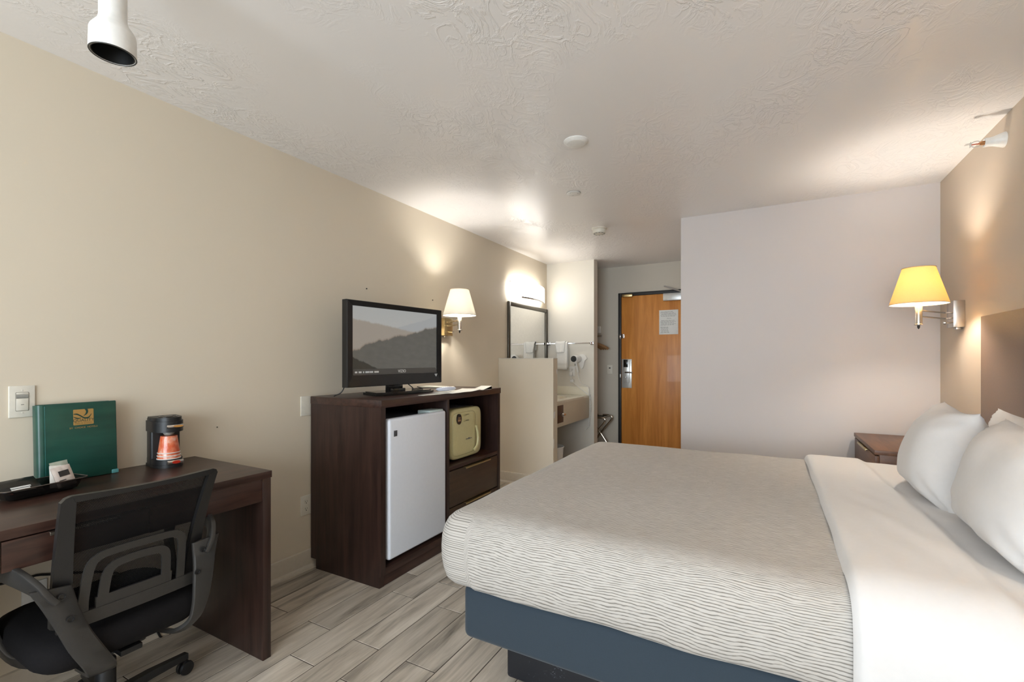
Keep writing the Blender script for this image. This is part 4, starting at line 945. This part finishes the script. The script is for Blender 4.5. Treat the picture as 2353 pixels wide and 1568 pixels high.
for k in range(5):
    q = R(100+72*k); c_, s_ = math.cos(q), math.sin(q); o3 = Vector((-1.955, .71, 0))
    bm = new_bm(); sweep(bm, [o3+Vector((c_*.03, s_*.03, .088)), o3+Vector((c_*.14, s_*.14, .086)), o3+Vector((c_*.275, s_*.275, .072))], [(.018, -.014), (.014, .012), (-.014, .012), (-.018, -.014)], scale=[1.15, 1, .78]); lg = obj('base_leg', bm, M_black, ch)
    pz = o3+Vector((c_*.27, s_*.27, 0)); bm = new_bm(); tube(bm, [pz+Vector((0, 0, .045)), pz+Vector((0, 0, .068))], .006, 8)
    ax = Vector((-s_, c_, 0)); yaw = Matrix.Rotation(q+.7*k, 4, 'Z')
    for d in (-1, 1): lathe(bm, [(.010, .003), (.024, .004), (.0262, .010), (.024, .017), (.010, .019)], 20, T(pz+Vector((0, 0, .0264))) @ yaw @ Matrix.Rotation(R(90)*d, 4, 'X'))
    lathe(bm, [(.028, -.006), (.0285, 0), (.028, .006)], 20, T(pz+Vector((0, 0, .0325))) @ yaw @ Matrix.Rotation(R(90), 4, 'X')) if False else None
    sub('caster', bm, M_black, lg)

# ------------------------------------------------------------------ vanity
va = thing('vanity', 'cream vanity counter with apron behind the half wall', 'vanity', (-2.1, 4.69, .547))
M_cul = mat('cultured_marble', (238, 232, 214), .18, grain=.02, gscale=12); M_cream = mat('cream_laminate', (214, 204, 182), .4)
bm = new_bm()
# counter top with an oval basin
cx_, cy_, ra, rb = -2.10, 4.72, .16, .21
rows = []
outer = []
N = 64
for i in range(N):
    q = 2*math.pi*i/N; c_, s_ = math.cos(q), math.sin(q)
    hx, hy = (.26 if c_ > 0 else .285), (.50 if s_ > 0 else .568); k_ = min(hx/abs(c_) if abs(c_) > 1e-6 else 9, hy/abs(s_) if abs(s_) > 1e-6 else 9)
    outer.append((cx_+c_*k_, cy_+s_*k_))
def ell(f, z): return [Vector((cx_+ra*f*math.cos(2*math.pi*i/N), cy_+rb*f*math.sin(2*math.pi*i/N), z)) for i in range(N)]
R_ = [[Vector((x, y, .785)) for x, y in outer], [Vector((x, y, .808)) for x, y in outer], ell(1.12, .808), ell(1.08, .811), ell(1.0, .808), ell(.9, .76), ell(.7, .70), ell(.3, .672), ell(.02, .67)]
grid(bm, [r+[r[0].copy()] for r in R_]); bmesh.ops.remove_doubles(bm, verts=bm.verts, dist=1e-6); bmesh.ops.recalc_face_normals(bm, faces=bm.faces); 
if sum(f.normal.z*f.calc_area() for f in bm.faces) < 0: bmesh.ops.reverse_faces(bm, faces=bm.faces)
obj('counter_top', bm, M_cul, va, angle=40)
bm = new_bm(); box(bm, (XL+.02, YS-.022, .808), (-1.842, YS, .909), .003); obj('side_splash', bm, M_cul, va)
bm = new_bm(); box(bm, (XL, 4.152, .808), (XL+.02, YS, .909), .003); obj('back_splash', bm, M_cul, va)
bm = new_bm(); box(bm, (-1.858, 4.152, .547), (-1.842, YS-.001, .785), .002); ap = obj('apron', bm, M_cream, va)
bm = new_bm(); box(bm, (-1.842, 4.22, .588), (-1.838, 4.428, .765), .003); hp = sub('holder_plate', bm, mat('bronze_plate', (92, 74, 64), .4, .3), ap)
bm = new_bm(); tube(bm, [(-1.838, 4.38, .675), (-1.81, 4.378, .675), (-1.80, 4.36, .675), (-1.80, 4.30, .675)], .012, 10, 4); lathe(bm, [(.018, 0), (.018, .05), (.012, .056)], 16, frame((-1.80, 4.36, .675), (1, 0, 0), (0, 0, 1), (0, -1, 0))); sub('paper_roller', bm, M_chrome, ap)
bm = new_bm(); lathe(bm, [(.016, 0), (.014, .10), (.012, .13)], 16, T((-2.30, 4.72, .808))); tube(bm, [(-2.30, 4.72, .92), (-2.27, 4.72, .945), (-2.20, 4.72, .93), (-2.185, 4.72, .905)], .010, 10, 4); box(bm, (-2.33, 4.64, .808), (-2.28, 4.80, .822), .006); obj('faucet', bm, M_chrome, va)
bm = new_bm(); lathe(bm, [(.10, 0), (.105, .004), (.128, .33), (.135, .345), (.130, .35), (.126, .33), (.10, .01)], 28, T((-1.935, 4.33, .001)), True, True)
solo('waste_bin', bm, M_whitep, 'white round waste bin under the vanity edge', 'bin', (-1.935, 4.33, .001))

# mirror
mr = thing('wall_mirror', 'dark metal framed mirror above the vanity', 'mirror', (XL, 4.72, 1.0))
my0_, my1_, mz0_, mz1_ = 4.228, 5.212, .93, 1.842
for lo, hi in (((my0_, mz0_), (my0_+.045, mz1_)), ((my1_-.045, mz0_), (my1_, mz1_)), ((my0_+.045, mz1_-.045), (my1_-.045, mz1_)), ((my0_+.045, mz0_), (my1_-.045, mz0_+.045))):
    bm = new_bm(); box(bm, (XL, lo[0], lo[1]), (XL+.022, hi[0], hi[1]), .007, 3); obj('frame_rail', bm, mat('pewter_frame', (84, 79, 70), .3, .7) if 'pewter_frame' not in bpy.data.materials else bpy.data.materials['pewter_frame'], mr)
bm = new_bm(); box(bm, (XL+.002, my0_+.04, mz0_+.04), (XL+.008, my1_-.04, mz1_-.04), 0); obj('mirror_glass', bm, mat('mirror_silver', (240, 240, 238), .01, 1), mr, smooth=False)

# vanity light: bowed glass bar
vl = thing('vanity_light', 'bright bowed glass wall light above the mirror', 'wall light', (XL, 4.70, 1.95))
def bow(y): 
    u_ = (y-4.64)/.41; return XL+.045+.085*(1-u_*u_)
rows = []
for k, (d, z) in enumerate(((0, 1.905), (.004, 1.90), (.006, 1.905), (.006, 2.062), (.004, 2.067), (0, 2.062), (0, 1.905))):
    rows.append([Vector((bow(4.235+.81*j/28)+d, 4.235+.81*j/28, z)) for j in range(29)])
bm = new_bm(); grid(bm, rows); bmesh.ops.remove_doubles(bm, verts=bm.verts, dist=1e-6); bmesh.ops.holes_fill(bm, edges=[e for e in bm.edges if e.is_boundary], sides=0); bmesh.ops.recalc_face_normals(bm, faces=bm.faces)
obj('glass_shade', bm, mat('opal_glass', (250, 250, 248), .2, emit=VANITY, emc=(255, 252, 246)), vl)
bm = new_bm(); box(bm, (XL, 4.38, 1.93), (XL+.03, 4.90, 2.04), .004); obj('back_plate', bm, M_chrome, vl)
bm = new_bm(); sweep(bm, [(bow(y)+.010, y, 1.892) for y in [4.36+.56*i/16 for i in range(17)]], rrect(.006, .008, .002)); 
for y in (4.46, 4.82): box(bm, (XL+.03, y-.006, 1.888), (bow(y)+.012, y+.006, 1.898), .001); box(bm, (bow(y)+.006, y-.005, 1.888), (bow(y)+.014, y+.005, 1.93), .001)
obj('chrome_rail', bm, M_chrome, vl)
for y in (4.255, 5.025): bm = new_bm(); box(bm, (XL, y-.004, 2.045), (bow(y)+.004, y+.004, 2.055), .001); obj('end_bracket', bm, M_chrome, vl)

# towel bar + towels
tbz, tby = 1.42, YS-.055
tb_ = thing('towel_bar', 'square chrome towel bar on the vanity end wall', 'towel bar', (-2.08, YS, tbz))
bm = new_bm(); sweep(bm, [(-2.36, tby, tbz), (-1.80, tby, tbz)], rrect(.007, .007, .001)); obj('rail', bm, M_chrome, tb_)
for x in (-2.355, -1.806):
    bm = new_bm(); box(bm, (x-.018, YS-.012, tbz-.020), (x+.018, YS, tbz+.020), .003); box(bm, (x-.010, tby-.012, tbz-.012), (x+.010, YS-.012, tbz+.012), .002); obj('end_post', bm, M_chrome, tb_)
M_towel = mat('terry_white', (240, 238, 232), .95, bump=.5, bscale=500, sheen=.3)
def towel(name, label, x0, x1, zf, zb, r, taper, seed):
    rows = []; zt = tbz+.008
    path = [(tby-r-.004, zf)]+[(tby-r-.002, zf+(zt-zf)*i/10) for i in range(1, 11)]+[(tby-r*math.cos(R(a_)), zt+r*.8*math.sin(R(a_))) for a_ in (30, 60, 90, 120, 150)]+[(tby+r+.001, zt+(zb-zt)*i/8) for i in range(1, 9)]
    for k, (y, z) in enumerate(path):
        f = max(0, (zt-z)/(zt-zf)) if k < 11 else 0
        ins = taper*f; row = []
        for j in range(15):
            x = x0+ins*.6+(x1-x0-ins)*j/14
            row.append(Vector((x, y+.003*math.sin(j*.9+seed)*f-.004*f, z+.002*math.sin(j*.5+seed))))
        rows.append(row)
    bm = new_bm(); grid(bm, rows); bmesh.ops.recalc_face_normals(bm, faces=bm.faces)
    o = solo(name, bm, M_towel, label, 'towel', ((x0+x1)/2, tby, zf), 'towels on the bar', angle=80); o.modifiers.new('s', 'SOLIDIFY').thickness = .006; return o
tw = towel('hand_towel', 'longer white hand towel folded over the chrome bar', -2.225, -2.09, 1.108, 1.13, .017, .0, 0)
bm = new_bm(); 
for z in (1.165, 1.178): box(bm, (-2.222, tby-.031, z), (-2.093, tby-.029, z+.004), 0)
bm.transform(T(-tw.location)); o = obj('woven_band', bm, mat('towel_band', (222, 220, 212), .9)); o.parent = tw
towel('washcloth', 'short white washcloth laid over the hand towel', -2.245, -2.115, 1.31, 1.34, .027, .035, 2)

# hair dryer on its wall holder
hdx, hdz = -1.945, 1.235
hd_ = thing('hair_dryer', 'white wall-mounted hair dryer beside the towel', 'hair dryer', (hdx, YS, hdz))
bm = new_bm(); prism(bm, [(.062*math.cos(q)*(.55+.45*max(0, math.sin(q)+.35) if math.sin(q) < 0 else 1), .055*math.sin(q)*(2.1 if math.sin(q) < 0 else 1)) for q in [i*2*math.pi/36 for i in range(36)]], 0, .035, frame((hdx+.02, YS, hdz), (1, 0, 0), (0, 0, 1), (0, -1, 0))); obj('wall_holder', bm, M_whitep, hd_)
Fd = frame((hdx-.012, YS-.03, hdz), (1, 0, 0), (0, 0, 1), (-.28, -.96, 0))
bm = new_bm(); lathe(bm, [(.030, 0), (.043, .02), (.047, .06), (.044, .095), (.040, .105), (.036, .106)], 28, Fd); obj('barrel', bm, M_whitep, hd_)
bm = new_bm(); lathe(bm, [(.036, .100), (.036, .107), (.030, .110), (.022, .109), (.020, .111), (.010, .110), (.0005, .112)], 24, Fd); obj('intake_grille', bm, mat('dryer_grille', (28, 30, 32), .4), hd_)
bm = new_bm(); e = Fd @ Vector((0, -.03, .075)); sweep(bm, smooth_path([e, e+Vector((.008, .004, -.04)), e+Vector((.02, .012, -.09)), e+Vector((.026, .02, -.125))], 4), rrect(.017, .014, .009, 3), up=Vector((0, 1, 0)), scale=[1.1-.45*i/12 for i in range(13)]); hnd = obj('handle', bm, M_whitep, hd_)
bm = new_bm(); box(bm, tuple(e+Vector((-.004, -.018, -.05))), tuple(e+Vector((.012, -.010, -.025))), .002); sub('switch', bm, M_grey, hnd)
hb = e+Vector((.026, .02, -.125))
bm = new_bm(); tube(bm, [hb, hb+Vector((.004, .004, -.05)), hb+Vector((.035, .01, -.13)), (-1.845, YS-.03, .905), (-1.832, YS-.03, .80)], .0042, 8, 6); obj('straight_cord', bm, M_whitep, hd_)
bm = new_bm(); hx = []
for i in range(0, 26*10+1):
    q = i*2*math.pi/10; f = i/260; xx = -1.826+.012*math.sin(f*5)-(.0 if f < .9 else (f-.9)*.45); zz = .83-.43*f
    hx.append((xx+.0085*math.cos(q), YS-.032+.0085*math.sin(q), zz))
tube(bm, hx, .0026, 5); obj('coiled_cord', bm, M_whitep, hd_)
bm = new_bm(); tube(bm, [(-2.06, YS-.03, 1.035), (-2.055, YS-.03, 1.0), (-2.04, YS-.028, .965), (-1.98, YS-.03, .915), (-1.90, YS-.03, .855), (-1.838, YS-.035, .81)], .0042, 8, 6); obj('plug_cord', bm, M_whitep, hd_)
bm = new_bm(); box(bm, (-2.075, YS-.045, 1.035), (-2.042, YS-.0085, 1.078), .006); box(bm, (-2.07, YS-.04, .955), (-2.025, YS-.018, .99), .005); obj('plug', bm, M_whitep, hd_)

# closet: hangers and luggage rack
hg = M_oakh = wood('hanger_wood', (120, 84, 48), (168, 126, 80), 'x', .4)
bm = new_bm(); tube(bm, [(XL, 5.58, 1.52), (XP-.02, 5.58, 1.52)], .012, 10)
solo('closet_rod', bm, M_chrome, 'chrome closet rod behind the partition', 'rod', (-2.1, 5.58, 1.52))
for i in range(4):
    x = -1.985+.020*i; yaw = R(50-6*i); r = thing('coat_hanger', ('front-most', 'second', 'third', 'rearmost')[3-i]+' wooden hanger on the closet rod', 'hanger', (x, 5.58, 1.36), yaw, 'wooden hangers in the closet')
    b = new_bm(); sweep(b, smooth_path([(-.20, 0, .0), (-.14, 0, .035), (-.06, 0, .065), (0, 0, .075), (.06, 0, .065), (.14, 0, .035), (.20, 0, .0)], 4), rrect(.007, .016, .005, 2)); obj('shoulder_bar', b, hg, r, False)
    b = new_bm(); tube(b, [(0, 0, .08), (0, 0, .12), (0, .016, .135), (0, .018, .155), (0, .004, .173), (0, -.014, .162)], .002, 6, 4); obj('hook', b, M_chrome, r, False)
lr = thing('luggage_rack', 'folding chrome luggage rack in the closet', 'luggage rack', (-1.83, 5.56, 0))
M_tubem = mat('rack_chrome', (170, 160, 145), .2, 1)
for y in (5.42, 5.70):
    for s in (-1, 1):
        bm = new_bm(); x = -1.86
        tube(bm, [(x-s*.19, y, .012), (x-s*.02, y, .27), (x+s*.115, y, .44), (x+s*.145, y, .485), (x+s*.14, y, .515), (x+s*.10, y, .527), (x+s*.03, y, .527)] if True else [], .0115, 10, 5); obj('leg_tube', bm, M_tubem, lr)
for s in (-1, 1):
    bm = new_bm(); tube(bm, [(-1.86+s*.12, 5.42, .525), (-1.86+s*.12, 5.70, .525)], .0105, 10); obj('cross_tube', bm, M_tubem, lr)
    bm = new_bm(); tube(bm, [(-1.86-s*.19, 5.42, .012), (-1.86-s*.19, 5.70, .012)], .0105, 10); obj('foot_tube', bm, M_tubem, lr)
for y in (5.47, 5.56, 5.65):
    bm = new_bm(); rows = [[Vector((-1.86-.12+.24*i/8, y+d, .536-.010*math.sin(math.pi*i/8))) for d in (-.022, .022)] for i in range(9)]; grid(bm, rows); o = obj('strap', bm, M_fabric, lr); o.modifiers.new('s', 'SOLIDIFY').thickness = .002

# ------------------------------------------------------------------ ceiling fittings
bm = new_bm(); lathe(bm, [(.066, 0), (.066, -.003), (.050, -.014), (.047, -.015), (.0005, -.015)], 40, T((-.90, 2.342, ZC)))
solo('ceiling_disc', bm, M_whitep, 'larger domed white disc on the ceiling', 'ceiling disc', (-.90, 2.342, ZC-.015), 'round ceiling covers')
cv = thing('ceiling_cover', 'smaller flat white cover plate on the ceiling', 'ceiling disc', (-1.196, 3.065, ZC), 0, 'round ceiling covers')
bm = new_bm(); lathe(bm, [(.049, 0), (.049, -.005), (.047, -.006), (.0005, -.006)], 36, T((-1.196, 3.065, ZC))); obj('plate', bm, M_whitep, cv)
bm = new_bm(); lathe(bm, [(.0503, 0), (.0503, -.0025), (.049, -.0026)], 36, T((-1.196, 3.065, ZC))); obj('shadow_gap', bm, M_grey, cv)
for q in (0, 120, 240): bm = new_bm(); lathe(bm, [(.0028, -.006), (.0028, -.0068), (.0005, -.007)], 8, T((-1.196+.03*math.cos(R(q)), 3.065+.03*math.sin(R(q)), ZC))); obj('screw', bm, M_grey, cv)
sd = thing('smoke_detector', 'white round smoke detector on the ceiling toward the entry', 'smoke detector', (-1.318, 4.003, ZC))
bm = new_bm(); lathe(bm, [(.068, 0), (.068, -.008), (.060, -.013), (.058, -.014)], 36, T((-1.318, 4.003, ZC))); obj('mount_ring', bm, M_ivory, sd)
bm = new_bm(); lathe(bm, [(.056, -.013), (.058, -.030), (.054, -.044), (.04, -.050), (.0005, -.051)], 36, T((-1.318, 4.003, ZC))); bd_ = obj('body', bm, M_ivory, sd)
for i in range(10):
    bm = new_bm(); q = i*2*math.pi/10; box(bm, (.036, -.008, -.0505), (.050, .008, -.0475), .0005, M=T((-1.318, 4.003, ZC)) @ Matrix.Rotation(q, 4, 'Z')); sub('vent_slot', bm, M_grey, bd_)
# canister spotlight near the desk corner
sx_, sy_ = -1.575, .588
cs = thing('canister_spotlight', 'white canister spotlight hanging from the ceiling above the desk', 'spotlight', (sx_, sy_, ZC))
zb = 2.072
bm = new_bm(); lathe(bm, [(.031, ZC), (.031, zb+.098), (.034, zb+.085), (.049, zb+.062), (.051, zb+.055), (.052, zb+.001), (.0515, zb), (.048, zb), (.0475, zb+.05), (.028, zb+.09), (.0005, zb+.092)], 40, T((sx_, sy_, 0)), False, False); obj('housing', bm, M_whitep, cs)
bm = new_bm(); lathe(bm, [(.0478, zb+.0005), (.0455, zb+.0008), (.043, zb+.05), (.02, zb+.085), (.0005, zb+.086)], 36, T((sx_, sy_, 0)), False, False); obj('baffle', bm, mat('baffle_black', (14, 14, 13), .45), cs)
bm = new_bm(); tube(bm, [(sx_+.0505*math.cos(q), sy_+.0505*math.sin(q), zb) for q in [i*2*math.pi/40 for i in range(40)]], .0018, 6, close=True); obj('rim_ring', bm, mat('rim_dark', (46, 46, 44), .4), cs)
# sidewall sprinkler
sk = thing('sprinkler_head', 'sidewall fire sprinkler on the taupe wall near the ceiling', 'sprinkler', (XR, 3.09, 2.288))
Fs = frame((XR, 3.09, 2.288), (0, 1, 0), (0, 0, 1), (-1, 0, 0))
bm = new_bm(); lathe(bm, [(.036, 0), (.036, .003), (.030, .02), (.023, .040), (.021, .052), (.021, .072), (.018, .073), (.012, .06)], 32, Fs, True, False); obj('escutcheon', bm, M_whitep, sk)
bm = new_bm(); lathe(bm, [(.010, .05), (.010, .085), (.007, .086), (.007, .09)], 16, Fs); obj('nipple', bm, mat('copper_brass', (190, 140, 96), .3, .8), sk)
for s in (-1, 1):
    bm = new_bm(); tube(bm, [Fs @ Vector((0, s*.008, .084)), Fs @ Vector((0, s*.014, .097)), Fs @ Vector((0, s*.012, .112)), Fs @ Vector((0, 0, .124))], .0022, 6, 3); obj('frame_arm', bm, M_steel, sk)
bm = new_bm(); tube(bm, [Fs @ Vector((0, 0, .088)), Fs @ Vector((0, 0, .122))], .0026, 8); obj('glass_bulb', bm, mat('bulb_red', (170, 70, 40), .2), sk)
bm = new_bm(); box(bm, (-.012, .004, .120), (.012, .0055, .142), .0005); box(bm, (-.010, -.012, .121), (.010, .012, .1225), .0005); bm.transform(Fs); obj('deflector', bm, M_steel, sk)
